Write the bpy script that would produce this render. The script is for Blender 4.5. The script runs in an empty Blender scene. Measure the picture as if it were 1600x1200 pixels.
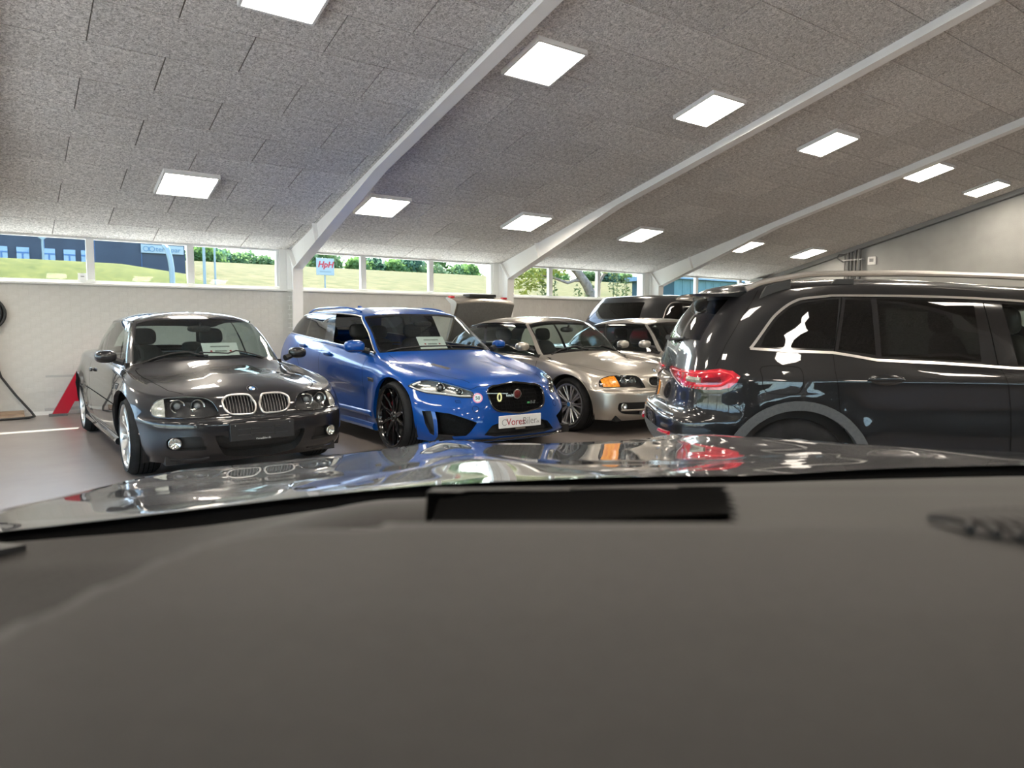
import bpy, bmesh, math, random
import numpy as np
from mathutils import Vector, Matrix
from mathutils.bvhtree import BVHTree

random.seed(7)
PI = math.pi
SC = bpy.context.scene
COL = SC.collection

# ------------------------------------------------------------------ camera
CAM_H = 1.27
HEAD = math.radians(36.57)          # camera heading, clockwise from +Y
PITCH = math.atan((600 - 510) / 1109.0)
cd = bpy.data.cameras.new('camera')
cd.sensor_width = 36.0
cd.lens = 36.0 * 1109.0 / 1600.0
cd.clip_start = 0.01
cd.clip_end = 800
cd.dof.use_dof = True
cd.dof.focus_distance = 7.5
cd.dof.aperture_fstop = 6.5
cam = bpy.data.objects.new('camera', cd)
COL.objects.link(cam)
cam.location = (0, 0, CAM_H)
cam.rotation_euler = (PI / 2 - PITCH, 0, -HEAD)
SC.camera = cam

# ------------------------------------------------------------------ sky, sun, exposure
w = bpy.data.worlds.new('sky')
SC.world = w
w.use_nodes = True
nt = w.node_tree
bg = nt.nodes['Background']
sk = nt.nodes.new('ShaderNodeTexSky')
sk.sky_type = 'NISHITA'
sk.sun_disc = False
sk.sun_elevation = math.radians(50)
sk.sun_rotation = math.radians(20)
sk.air_density = 1.0
sk.dust_density = 1.4
nt.links.new(sk.outputs[0], bg.inputs[0])
bg.inputs[1].default_value = 1.1

sd = bpy.data.lights.new('sun', 'SUN')
sd.energy = 17.0
sd.angle = math.radians(0.6)
sd.color = (1.0, 0.95, 0.86)
sun = bpy.data.objects.new('sun', sd)
COL.objects.link(sun)
# light comes from behind the long window wall (+Y), high
sdir = Vector((-0.16, -1.0, -1.13)).normalized()
sun.rotation_euler = sdir.to_track_quat('-Z', 'Y').to_euler()
sun.location = (10, 40, 40)

SC.view_settings.view_transform = 'Standard'
SC.view_settings.look = 'None'
SC.view_settings.exposure = 0.35
SC.view_settings.gamma = 1.0
SC.view_settings.use_curve_mapping = False
SC.cycles.use_denoising = True
SC.cycles.max_bounces = 10
SC.cycles.diffuse_bounces = 5
SC.cycles.glossy_bounces = 5
SC.cycles.transparent_max_bounces = 24
SC.cycles.transmission_bounces = 6
SC.cycles.sample_clamp_indirect = 6.0
SC.cycles.caustics_reflective = False
SC.cycles.caustics_refractive = False

# ------------------------------------------------------------------ helpers
def tag(o, label=None, cat=None, group=None, kind=None):
    if label: o['label'] = label
    if cat: o['category'] = cat
    if group: o['group'] = group
    if kind: o['kind'] = kind
    return o

def empty(name, loc=(0, 0, 0), rz=0.0, label=None, cat=None, group=None):
    o = bpy.data.objects.new(name, None)
    COL.objects.link(o)
    o.location = loc
    o.rotation_euler = (0, 0, rz)
    o.empty_display_size = 0.1
    return tag(o, label, cat, group)

def obj(name, me, mat=None, parent=None, loc=None, smooth=False):
    o = bpy.data.objects.new(name, me)
    COL.objects.link(o)
    if mat is not None and not me.materials:
        for m in (mat if isinstance(mat, (list, tuple)) else [mat]):
            me.materials.append(m)
    if parent is not None: o.parent = parent
    if loc is not None: o.location = loc
    if smooth:
        me.polygons.foreach_set('use_smooth', [True] * len(me.polygons))
    return o

class MB:
    """collects shapes for one mesh"""
    def __init__(s): s.v = []; s.f = []
    def add(s, vs, fs):
        n = len(s.v); s.v += [tuple(p) for p in vs]; s.f += [tuple(i + n for i in f) for f in fs]; return s
    def box(s, x0, x1, y0, y1, z0, z1):
        return s.add([(x0,y0,z0),(x1,y0,z0),(x1,y1,z0),(x0,y1,z0),(x0,y0,z1),(x1,y0,z1),(x1,y1,z1),(x0,y1,z1)],
                     [(3,2,1,0),(4,5,6,7),(0,1,5,4),(1,2,6,5),(2,3,7,6),(3,0,4,7)])
    def bbox(s, x0, x1, y0, y1, z0, z1, b):
        """box with chamfered edges"""
        bm = bmesh.new()
        m = Matrix.Translation(((x0+x1)/2,(y0+y1)/2,(z0+z1)/2)) @ Matrix.Diagonal((x1-x0,y1-y0,z1-z0,1))
        bmesh.ops.create_cube(bm, size=1.0, matrix=m)
        bmesh.ops.bevel(bm, geom=bm.edges[:], offset=b, segments=2, affect='EDGES', profile=0.5)
        return s.bm(bm)
    def bm(s, bm, free=True):
        bm.verts.index_update()
        s.add([v.co[:] for v in bm.verts], [[v.index for v in f.verts] for f in bm.faces])
        if free: bm.free()
        return s
    def prism(s, poly, axis, a, b):
        """extrude a 2D polygon along axis: 'x': poly=(y,z), 'y': (x,z), 'z': (x,y)"""
        def P(p, t):
            return {'x': (t, p[0], p[1]), 'y': (p[0], t, p[1]), 'z': (p[0], p[1], t)}[axis]
        n = len(poly)
        return s.add([P(p, a) for p in poly] + [P(p, b) for p in poly],
                     [tuple(range(n)), tuple(range(2*n-1, n-1, -1))] + [(i, i+n, (i+1) % n + n, (i+1) % n) for i in range(n)])
    def tube(s, pts, r, n=8, cap=True, closed=False):
        pts = [Vector(p) for p in pts]
        m = len(pts); rings = []
        rr = r if isinstance(r, (list, tuple)) else [r]*m
        prev = None
        for i, p in enumerate(pts):
            if closed: t = pts[(i+1) % m] - pts[i-1]
            else: t = pts[min(i+1, m-1)] - pts[max(i-1, 0)]
            t.normalize()
            if prev is None:
                u = t.cross(Vector((0,0,1)))
                if u.length < 1e-3: u = t.cross(Vector((1,0,0)))
            else:
                u = prev - t * prev.dot(t)
            u.normalize(); prev = u
            w_ = t.cross(u)
            rings.append([p + (u*math.cos(2*PI*k/n) + w_*math.sin(2*PI*k/n))*rr[i] for k in range(n)])
        vs = [q for g in rings for q in g]; fs = []
        for i in range(m if closed else m-1):
            j = (i+1) % m
            for k in range(n):
                fs.append((i*n+k, i*n+(k+1) % n, j*n+(k+1) % n, j*n+k))
        if cap and not closed:
            fs.append(tuple(range(n-1, -1, -1))); fs.append(tuple((m-1)*n+k for k in range(n)))
        return s.add(vs, fs)
    def lathe(s, prof, n=32, axis='y', c=(0,0,0), a0=0, a1=2*PI):
        """prof: list of (r, h) revolved about axis through c"""
        full = abs(a1-a0-2*PI) < 1e-6
        m = n if full else n+1
        vs = []
        for r, h in prof:
            for k in range(m):
                a = a0 + (a1-a0)*k/n
                ca, sa = r*math.cos(a), r*math.sin(a)
                p = {'x': (h, ca, sa), 'y': (ca, h, sa), 'z': (ca, sa, h)}[axis]
                vs.append((p[0]+c[0], p[1]+c[1], p[2]+c[2]))
        fs = []
        for i in range(len(prof)-1):
            for k in range(n):
                k2 = (k+1) % m
                fs.append((i*m+k, i*m+k2, (i+1)*m+k2, (i+1)*m+k))
        return s.add(vs, fs)
    def sphere(s, c, r, seg=12, rings=8):
        prof = [(max(1e-4, r*math.sin(PI*i/rings)), -r*math.cos(PI*i/rings)) for i in range(rings+1)]
        return s.lathe(prof, seg, 'z', c)
    def mesh(s, name):
        me = bpy.data.meshes.new(name)
        me.from_pydata(s.v, [], s.f)
        me.update()
        bm = bmesh.new(); bm.from_mesh(me)
        bmesh.ops.recalc_face_normals(bm, faces=bm.faces[:])
        bm.to_mesh(me); bm.free()
        return me
    def build(s, name, mat, parent=None, loc=None, smooth=False):
        o = obj(name, s.mesh(name), mat, parent, loc)
        if smooth: shade(o.data, smooth if smooth is not True else 40)
        return o

def shade(me, angle=40):
    """smooth shading with edges sharper than angle kept crisp"""
    bm = bmesh.new(); bm.from_mesh(me)
    lim = math.radians(angle)
    for f in bm.faces: f.smooth = True
    for e in bm.edges:
        e.smooth = not (len(e.link_faces) == 2 and e.calc_face_angle(0) > lim)
    bm.to_mesh(me); bm.free()

def text(name, body, size, mat, parent, M, extrude=0.001, font_shear=0.0, align='CENTER', bold=0.0, xs=1.0):
    """flat lettering turned into a mesh; M places it (local x right, y up, z towards the reader)"""
    cu = bpy.data.curves.new(name, 'FONT')
    cu.body = body; cu.size = size; cu.extrude = extrude; cu.shear = font_shear
    cu.align_x = align; cu.align_y = 'CENTER'; cu.offset = bold; cu.resolution_u = 3
    t = bpy.data.objects.new(name, cu)
    COL.objects.link(t)
    dg = bpy.context.evaluated_depsgraph_get()
    me = bpy.data.meshes.new_from_object(t.evaluated_get(dg))
    bpy.data.objects.remove(t)
    me.transform(M @ Matrix.Diagonal((xs, 1, 1, 1)))
    me.materials.clear()
    return obj(name, me, mat, parent)

# ------------------------------------------------------------------ materials
def mat(name, col=(0.5,0.5,0.5), rough=0.5, metal=0.0, coat=0.0, spec=0.5, emit=None, estr=0.0, coat_rough=0.02):
    m = bpy.data.materials.new(name); m.use_nodes = True
    p = m.node_tree.nodes['Principled BSDF']
    p.inputs['Base Color'].default_value = (*col, 1)
    p.inputs['Roughness'].default_value = rough
    p.inputs['Metallic'].default_value = metal
    p.inputs['Coat Weight'].default_value = coat
    p.inputs['Coat Roughness'].default_value = coat_rough
    p.inputs['Specular IOR Level'].default_value = spec
    if emit:
        p.inputs['Emission Color'].default_value = (*emit, 1)
        p.inputs['Emission Strength'].default_value = estr
    return m

def nodes(m): return m.node_tree.nodes, m.node_tree.links, m.node_tree.nodes['Principled BSDF']

def noise_col(m, scale, c0, c1, detail=4.0, rough=0.6, coord='Object', stops=(0.35, 0.65), bump=0.0, bdist=0.01, sc3=None, bscale=None):
    """procedural colour variation plus fine relief"""
    N, L, p = nodes(m)
    tc = N.new('ShaderNodeTexCoord')
    src = tc.outputs[coord]
    if sc3:
        mp = N.new('ShaderNodeMapping'); mp.inputs['Scale'].default_value = sc3
        L.new(src, mp.inputs[0]); src = mp.outputs[0]
    nz = N.new('ShaderNodeTexNoise')
    nz.inputs['Scale'].default_value = scale; nz.inputs['Detail'].default_value = detail; nz.inputs['Roughness'].default_value = rough
    L.new(src, nz.inputs['Vector'])
    cr = N.new('ShaderNodeValToRGB')
    cr.color_ramp.elements[0].position = stops[0]; cr.color_ramp.elements[0].color = (*c0, 1)
    cr.color_ramp.elements[1].position = stops[1]; cr.color_ramp.elements[1].color = (*c1, 1)
    L.new(nz.outputs['Fac'], cr.inputs[0])
    L.new(cr.outputs[0], p.inputs['Base Color'])
    if bump:
        h = nz
        if bscale:
            h = N.new('ShaderNodeTexNoise'); h.inputs['Scale'].default_value = bscale; h.inputs['Detail'].default_value = 3
            L.new(src, h.inputs['Vector'])
        b = N.new('ShaderNodeBump'); b.inputs['Strength'].default_value = bump; b.inputs['Distance'].default_value = bdist
        L.new(h.outputs['Fac'], b.inputs['Height']); L.new(b.outputs[0], p.inputs['Normal'])
    return m

def glass(name, tint=(0.9,0.95,0.93), refl=1.0, rough=0.0, ior=1.5):
    """thin pane: tinted see-through with Fresnel reflection"""
    m = bpy.data.materials.new(name); m.use_nodes = True
    N, L = m.node_tree.nodes, m.node_tree.links
    N.remove(N['Principled BSDF'])
    out = N['Material Output']
    tr = N.new('ShaderNodeBsdfTransparent'); tr.inputs[0].default_value = (*tint, 1)
    gl = N.new('ShaderNodeBsdfGlossy'); gl.inputs['Roughness'].default_value = rough; gl.inputs[0].default_value = (refl, refl, refl, 1)
    fr = N.new('ShaderNodeFresnel')
    # leaving a thin pane counts like entering it (no total reflection inside)
    ge = N.new('ShaderNodeNewGeometry'); mi = N.new('ShaderNodeMix')
    mi.inputs[2].default_value = ior; mi.inputs[3].default_value = 1.0/ior
    L.new(ge.outputs['Backfacing'], mi.inputs[0]); L.new(mi.outputs[0], fr.inputs[0])
    mx = N.new('ShaderNodeMixShader')
    L.new(fr.outputs[0], mx.inputs[0]); L.new(tr.outputs[0], mx.inputs[1]); L.new(gl.outputs[0], mx.inputs[2])
    L.new(mx.outputs[0], out.inputs[0])
    return m
# ------------------------------------------------------------------ room
WY = 12.15            # inner face of the long window wall
WZ = 2.585             # ceiling height at that wall
KS = 0.255            # roof slope
XL, XR = -4.55, 17.85 # gables
RY = 2.0              # ridge line
RZ = WZ + KS * (WY - RY)
YF = 2 * RY - WY      # opposite wall
def ceil_z(y): return WZ + KS * (WY - y) if y > RY else RZ - KS * (RY - y)

M_white = mat('white paint', (0.80, 0.79, 0.76), 0.45)
M_frame = mat('white window frame', (0.82, 0.83, 0.82), 0.35)
M_pane = glass('window pane', (0.95, 0.98, 0.97), 0.14)
M_steel = mat('white painted steel', (0.78, 0.77, 0.74), 0.4)
noise_col(M_steel, 3.0, (0.84,0.83,0.81), (0.88,0.87,0.85), bump=0.02)
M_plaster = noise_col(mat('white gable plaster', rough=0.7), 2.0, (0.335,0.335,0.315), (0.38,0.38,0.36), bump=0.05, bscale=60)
M_brick = noise_col(mat('painted brick', rough=0.55), 5.0, (0.54,0.53,0.50), (0.60,0.59,0.56), bump=0.6, bdist=0.01, bscale=24)
M_mortar = mat('painted mortar', (0.58, 0.565, 0.53), 0.7)

# floor: sealed concrete with a dull polish
M_floor = mat('sealed concrete floor', rough=0.3, spec=0.5, coat=0.15, coat_rough=0.2)
noise_col(M_floor, 0.8, (0.205,0.178,0.162), (0.26,0.23,0.21), detail=9, rough=0.72, stops=(0.3,0.7), bump=0.03, bscale=40, bdist=0.003)
Nn, Ll, Pp = nodes(M_floor)
tcn = Nn.new('ShaderNodeTexCoord'); n2 = Nn.new('ShaderNodeTexNoise'); n2.inputs['Scale'].default_value = 2.2; n2.inputs['Detail'].default_value = 8
Ll.new(tcn.outputs['Object'], n2.inputs['Vector'])
mr = Nn.new('ShaderNodeMapRange'); mr.inputs['To Min'].default_value = 0.24; mr.inputs['To Max'].default_value = 0.36
Ll.new(n2.outputs['Fac'], mr.inputs['Value']); Ll.new(mr.outputs[0], Pp.inputs['Roughness'])
fl = MB().box(XL-0.3, XR+0.3, YF-0.3, WY+0.3, -0.15, 0).build('floor', M_floor)
tag(fl, kind='structure')

# long wall below the windows: mortar core, bricks laid in running bond on its face
SILL = 1.89
wb = MB().box(XL, XR, WY, WY+0.30, 0, SILL-0.02).build('wall_back', M_mortar)
tag(wb, kind='structure')
bw, bh, jn = 0.248, 0.077, 0.006
brick_me = MB().bbox(0, bw-jn, -0.002, 0.02, 0, bh-jn, 0.0015).mesh('brick')
brick_me.materials.append(M_brick)
rest = MB()
cells = []
for r in range(24):
    z0 = 0.02 + r*bh
    if z0 + bh > SILL-0.02: break
    x = -2.2 - (bw/2 if r % 2 else 0)
    while x < XR-0.3:
        cells.append((x, z0)); x += bw
def brick_vis(c):     # bricks that show largest stand at the left end, clear of the cars
    return (0 if (0.0 < c[0] < 4.2) else 1, c[0])
near = [c for c in cells if 0.05 < c[0] < 4.0]
near.sort(key=lambda c: (c[0] > 1.4 and c[1] < 1.1, c[0]))
near = set(near[:300])
for c in cells:
    if c in near:
        b = obj('brick', brick_me, None, wb)
        b.location = (c[0], WY - 0.0005 - random.uniform(0, 0.002), c[1])
    else:
        rest.box(c[0], c[0]+bw-jn, WY-0.002-random.uniform(0,0.002), WY+0.004, c[1], c[1]+bh-jn)
rb = rest.build('bricks', M_brick, wb); tag(rb, kind='stuff')
bb = MB().box(-2.2, XR, WY-0.022, WY-0.009, 0, 0.055).build('baseboard_back', M_white)
tag(bb, kind='structure')
# upper wall strip over the windows, outer roof edge (its overhang shades the glass)
up_ = MB().box(XL, XR, WY+0.13, WY+0.28, WZ+0.005, WZ+0.35).build('wall_back_header', M_white); tag(up_, kind='structure')
up_.name = 'trim_1'
eave = MB().box(XL, XR, WY+0.28, WY+0.42, WZ+0.035, WZ+0.25).build('trim_2', M_white); tag(eave, kind='structure')
sill = MB().bbox(XL, XR, WY-0.045, WY+0.28, SILL-0.02, SILL+0.015, 0.006).build('trim_3', M_white); tag(sill, kind='structure')

# windows of the long wall, pane by pane
BAYS = [[-4.36,-2.98,-1.60,-0.22], [-0.02,1.31,2.69,4.10], [4.32,5.65,7.08,8.55], [8.75,10.11,11.57,13.09], [13.3,15.09,16.95,17.5]]
wn = 0
def window(x0, x1, y0, z0, z1, fw=0.05, nm=None):
    global wn
    wn += 1
    m = MB()
    m.box(x0, x1, y0, y0+0.08, z0, z0+0.042).box(x0, x1, y0, y0+0.08, z1-0.05, z1)
    m.box(x0, x0+fw, y0, y0+0.08, z0+fw, z1-fw).box(x1-fw, x1, y0, y0+0.08, z0+fw, z1-fw)
    o = m.build('window_%d' % wn, M_frame); tag(o, kind='structure')
    MB().box(x0+fw-0.01, x1-fw+0.01, y0+0.045, y0+0.053, z0+0.03, z1-0.04).build('pane', M_pane, o)
    return o
for b in BAYS:
    for i in range(3):
        window(b[i], b[i+1], WY+0.04, SILL+0.015, WZ+0.01)
    # wall piers between bays
piers = MB()
for xa, xb in [(-4.6,-4.36), (-0.22,-0.02), (4.10,4.32), (8.55,8.75), (13.09,13.3), (17.5,17.85)]:
    piers.box(xa, xb, WY+0.02, WY+0.28, SILL, WZ)
pr = piers.build('trim_4', M_white); tag(pr, kind='structure')

# ceiling: cement bonded wood wool boards under the roof
M_board = mat('wood wool board', rough=0.95, spec=0.1)
N, L, p = nodes(M_board)
tc = N.new('ShaderNodeTexCoord')
wv = N.new('ShaderNodeTexNoise'); wv.inputs['Scale'].default_value = 9; wv.inputs['Detail'].default_value = 2
L.new(tc.outputs['Object'], wv.inputs['Vector'])
nz = N.new('ShaderNodeTexNoise'); nz.inputs['Scale'].default_value = 30; nz.inputs['Detail'].default_value = 5; nz.inputs['Roughness'].default_value = 0.75; nz.inputs['Distortion'].default_value = 1.6
L.new(tc.outputs['Object'], nz.inputs['Vector'])
oi = N.new('ShaderNodeObjectInfo')
cr = N.new('ShaderNodeValToRGB')
cr.color_ramp.elements[0].position = 0.36; cr.color_ramp.elements[0].color = (0.28,0.265,0.25,1)
cr.color_ramp.elements[1].position = 0.62; cr.color_ramp.elements[1].color = (0.90,0.865,0.83,1)
L.new(nz.outputs['Fac'], cr.inputs[0])
hv = N.new('ShaderNodeHueSaturation')
mrr = N.new('ShaderNodeMapRange'); mrr.inputs['To Min'].default_value = 0.93; mrr.inputs['To Max'].default_value = 1.07
L.new(oi.outputs['Random'], mrr.inputs['Value']); L.new(mrr.outputs[0], hv.inputs['Value'])
L.new(cr.outputs[0], hv.inputs['Color']); L.new(hv.outputs[0], p.inputs['Base Color'])
bp = N.new('ShaderNodeBump'); bp.inputs['Strength'].default_value = 0.7; bp.inputs['Distance'].default_value = 0.012
L.new(nz.outputs['Fac'], bp.inputs['Height']); L.new(bp.outputs[0], p.inputs['Normal'])
M_joint = mat('board joint', (0.20,0.185,0.17), 0.9)

ce = MB()
ce.add([(XL,WY+0.13,ceil_z(WY+0.13)+0.012),(XR,WY+0.13,ceil_z(WY+0.13)+0.012),(XR,RY,RZ+0.012),(XL,RY,RZ+0.012),(XL,YF-0.4,ceil_z(YF-0.4)+0.012),(XR,YF-0.4,ceil_z(YF-0.4)+0.012)],
       [(0,1,2,3),(3,2,5,4)])
ce.add([(a,b,c+0.2) for a,b,c in ce.v[:6]], [(0,1,2,3),(3,2,5,4)])
ce = ce.build('ceiling', M_joint); tag(ce, kind='structure')
SL = math.sqrt(1+KS*KS)
PW, PH = 1.305, 0.615      # board length, width along the slope
def board_mesh(w_):
    m = MB(); c = 0.006; t = 0.02
    m.add([(0.002,0.002,t),(w_-0.002,0.002,t),(w_-0.002,PH-0.002,t),(0.002,PH-0.002,t),(c,c,0),(w_-c,c,0),(w_-c,PH-c,0),(c,PH-c,0)],
          [(4,5,6,7),(0,1,5,4),(1,2,6,5),(2,3,7,6),(3,0,4,7)])
    me = m.mesh('board'); me.materials.append(M_board); return me
boards = {}
nb = 0
panel_rest = MB()
bay_edges = [-4.5, -0.05, 4.25, 8.72, 13.28, XR]
def put_board(x, s_, w_, side):
    global nb
    key = round(w_, 2)
    if key not in boards: boards[key] = board_mesh(key)
    ang = math.atan(KS)
    y = WY - s_/SL
    o = obj('ceiling_board', boards[key], None, ce)
    if side > 0:
        o.rotation_euler = (-ang, 0, 0)
        o.location = (x, y - PH*math.cos(ang), ceil_z(y - PH/SL) )
    nb += 1
nrow = int((WY - RY) * SL / PH) + 1
for bi in range(len(bay_edges)-1):
    xa, xb = bay_edges[bi], bay_edges[bi+1]
    for r in range(nrow):
        s0 = r*PH - 0.08
        off = [0.9, 0.24][r % 2]
        x = xa
        first = True
        while x < xb - 0.02:
            w_ = PW
            if first: w_ = off; first = False
            w_ = min(w_, xb - x)
            y_mid = WY - (s0+PH/2)/SL
            vis = x > -0.6 and y_mid > 2.4
            if vis and nb < 320 and w_ > 0.05:
                put_board(x, s0, w_, 1)
            x += w_
# boards out of the frame: one joined covering
pr_ = MB()
for (xa, xb, ya, yb) in [(XL, XR, YF-0.3, RY), (XL, -0.7, RY, WY), (XL, XR, RY, 2.4)]:
    pr_.add([(xa,ya,ceil_z(ya)+0.004),(xb,ya,ceil_z(ya)+0.004),(xb,yb,ceil_z(yb)+0.004),(xa,yb,ceil_z(yb)+0.004)], [(0,1,2,3)])
o = pr_.build('ceiling_boards', M_board, ce); tag(o, kind='stuff')

# gables and the opposite wall
def gable_poly(z0=0.0):
    return [(YF-0.3, z0), (WY+0.3, z0), (WY+0.3, ceil_z(WY+0.3)+0.15), (RY, RZ+0.15), (YF-0.3, ceil_z(YF-0.3)+0.15)]
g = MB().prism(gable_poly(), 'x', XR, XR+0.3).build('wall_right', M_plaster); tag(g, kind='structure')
# left gable: shop front glazing between posts, plaster above
GZ = 2.85
lg = MB().prism([(YF-0.3, GZ), (WY+0.3, GZ-0.02), (WY+0.3, ceil_z(WY+0.3)+0.15), (RY, RZ+0.15), (YF-0.3, ceil_z(YF-0.3)+0.15)], 'x', XL-0.3, XL)
lg.box(XL-0.3, XL, YF-0.3, WY+0.3, 0, 0.25)
lg = lg.build('wall_left', M_plaster); tag(lg, kind='structure')
ys = np.linspace(YF, WY, 9)
for i in range(8):
    wn += 1
    y0, y1 = ys[i], ys[i+1]
    m = MB()
    f_ = 0.06
    m.box(XL-0.2, XL-0.1, y0, y1, 0.25, 0.25+f_).box(XL-0.2, XL-0.1, y0, y1, GZ-f_, GZ)
    m.box(XL-0.2, XL-0.1, y0, y0+f_, 0.25+f_, GZ-f_).box(XL-0.2, XL-0.1, y1-f_, y1, 0.25+f_, GZ-f_)
    o = m.build('window_%d' % wn, M_frame); tag(o, kind='structure')
    MB().box(XL-0.155, XL-0.147, y0+f_-0.01, y1-f_+0.01, 0.3, GZ-f_+0.01).build('pane', M_pane, o)
# opposite wall with the same strip of windows
wf = MB().box(XL, XR, YF-0.3, YF, 0, SILL).build('wall_front', mat('charcoal wall paint', (0.035,0.035,0.037), 0.7)); tag(wf, kind='structure')
for i in range(5):
    xa = XL + 4.466*i
    window(xa+0.12, xa+4.36, YF-0.18, SILL, WZ-0.02)
pf = MB()
for i in range(6):
    xa = XL + 4.466*i
    pf.box(xa-0.12, xa+0.12, YF-0.28, YF-0.02, SILL, WZ)
pf = pf.build('trim_5', M_white); tag(pf, kind='structure')
# dark steel angle where roof meets the right gable
M_dark = mat('dark grey steel', (0.10,0.10,0.10), 0.5)
M_grey = mat('grey paint', (0.30,0.30,0.29), 0.5)
q = MB()
def slope_bar(m, x0, x1, ya, yb, d0, d1):
    m.add([(x0,ya,ceil_z(ya)-d0),(x1,ya,ceil_z(ya)-d0),(x1,yb,ceil_z(yb)-d0),(x0,yb,ceil_z(yb)-d0),(x0,ya,ceil_z(ya)-d1),(x1,ya,ceil_z(ya)-d1),(x1,yb,ceil_z(yb)-d1),(x0,yb,ceil_z(yb)-d1)],
          [(0,1,2,3),(7,6,5,4),(0,4,5,1),(1,5,6,2),(2,6,7,3),(3,7,4,0)])
slope_bar(q, XR-0.10, XR, RY, WY, 0.0, 0.10)
q = q.build('trim_6', M_grey); tag(q, kind='structure')
q = MB(); slope_bar(q, XR-0.03, XR-0.001, RY, WY, 0.10, 0.125)
q = q.build('trim_7', M_dark); tag(q, kind='structure')
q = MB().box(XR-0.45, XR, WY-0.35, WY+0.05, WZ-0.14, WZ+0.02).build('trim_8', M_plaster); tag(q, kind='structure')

# ------------------------------------------------------------------ portal frames
FX = [-0.05, 4.30, 8.76, 13.32]
names = ['white steel portal frame at the left edge of the photo above the coiled hose',
         'white steel portal frame rising between the black coupe and the blue estate car',
         'white steel portal frame rising behind the silver coupe roof',
         'white steel portal frame rising behind the dark SUV farthest back']
for i, fx in enumerate(FX):
    t = empty('portal_frame', (fx, WY, 0), 0, names[i], 'steel frame', 'portal frames carrying the roof')
    hw = 0.085
    # local coordinates: y towards room is negative
    def L_(y, z): return (y - WY, z)
    knee = (11.86, 2.25); hb = (8.72, 3.33)
    yr = RY
    off = 0.13
    web = MB().prism([L_(12.15,0.0), L_(11.98,0.0), L_(*knee), L_(*hb), L_(yr, RZ-off), L_(yr, RZ), L_(WY, WZ)], 'x', -0.008, 0.008)
    web.build('web', M_steel, t)
    def flange(nm, pts, wdt=hw, th=0.014):
        m = MB()
        for k in range(len(pts)-1):
            a, b = pts[k], pts[k+1]
            dy, dz = b[0]-a[0], b[1]-a[1]; l = math.hypot(dy, dz); ny, nz_ = -dz/l*th, dy/l*th
            m.prism([L_(*a), L_(*b), L_(b[0]+ny, b[1]+nz_), L_(a[0]+ny, a[1]+nz_)], 'x', -wdt, wdt)
        return m.build(nm, M_steel, t)
    flange('column_flange', [(11.98, 0.0), knee])
    flange('beam_flange', [knee, hb, (yr, RZ-off)])
    flange('back_flange', [(WY-0.001, WZ), (WY-0.001, 0.0)], hw, 0.012)
    # stiffener plates
    MB().prism([L_(*knee), L_(knee[0]-0.014, knee[1]+0.01), L_(12.12, WZ-0.01), L_(12.136, WZ-0.02)], 'x', -hw*0.95, hw*0.95).build('stiffener', M_steel, t)
    yq = 10.86; zq = knee[1] + (hb[1]-knee[1])*(knee[0]-yq)/(knee[0]-hb[0])
    MB().prism([L_(yq, zq), L_(yq-0.014, zq), L_(yq+0.10, ceil_z(yq+0.1)), L_(yq+0.114, ceil_z(yq+0.11))], 'x', -hw*0.95, hw*0.95).build('stiffener', M_steel, t)
    # other half of the frame, over and behind the camera
    m = MB()
    def R_(y, z): return (2*RY - y - WY, z)
    m.prism([R_(12.15,0.0), R_(11.98,0.0), R_(*knee), R_(*hb), R_(yr, RZ-off), R_(yr, RZ), R_(WY, WZ)], 'x', -hw, hw)
    m.build('far_half', M_steel, t)

# ------------------------------------------------------------------ ceiling lights
M_lampframe = mat('white lamp frame', (0.72,0.71,0.70), 0.4)
M_lamp = mat('lit diffuser', (0.9,0.9,0.9), 0.5, emit=(1.0, 0.89, 0.76), estr=38.0)
ang = math.atan(KS)
fr_me = MB()
S = 0.335
fr_me.box(-S, S, -S, -S+0.025, -0.055, 0).box(-S, S, S-0.025, S, -0.055, 0).box(-S, -S+0.025, -S+0.025, S-0.025, -0.055, 0).box(S-0.025, S, -S+0.025, S-0.025, -0.055, 0)
fr_me = fr_me.mesh('lamp_frame'); fr_me.materials.append(M_lampframe)
di_me = MB().box(-S+0.02, S-0.02, -S+0.02, S-0.02, -0.050, -0.012).mesh('diffuser'); di_me.materials.append(M_lamp)
LX = [-3.4, -0.6, 2.20, 4.97, 7.76, 10.64, 14.05, 16.68]
rows = [(10.03, 'row nearest the windows'), (6.13, 'second row from the windows'), (2.6, 'row at the ridge'), (-1.9, 'row behind the ridge'), (-6.0, 'row by the opposite wall')]
ordn = {2.20: 'first from the left', 4.97: 'second from the left', 7.76: 'third from the left', 10.64: 'fourth from the left', 14.05: 'fifth from the left', 16.68: 'farthest right'}
for y, rn in rows:
    for x in LX:
        if y < 3 and (x > 12 or x < -5): continue
        z = ceil_z(y)
        lab = 'square lit ceiling panel lamp, %s, %s in view' % (rn, ordn.get(x, '')) if (x in ordn and y > 5) else 'square lit ceiling panel lamp out of view, %s' % rn
        t = empty('ceiling_light', (x, y, z), 0, lab, 'ceiling light', 'square panel lamps on the sloping ceiling')
        t.rotation_euler = (-ang if y > RY else ang, 0, 0)
        obj('frame', fr_me, None, t); obj('diffuser', di_me, None, t)
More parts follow.
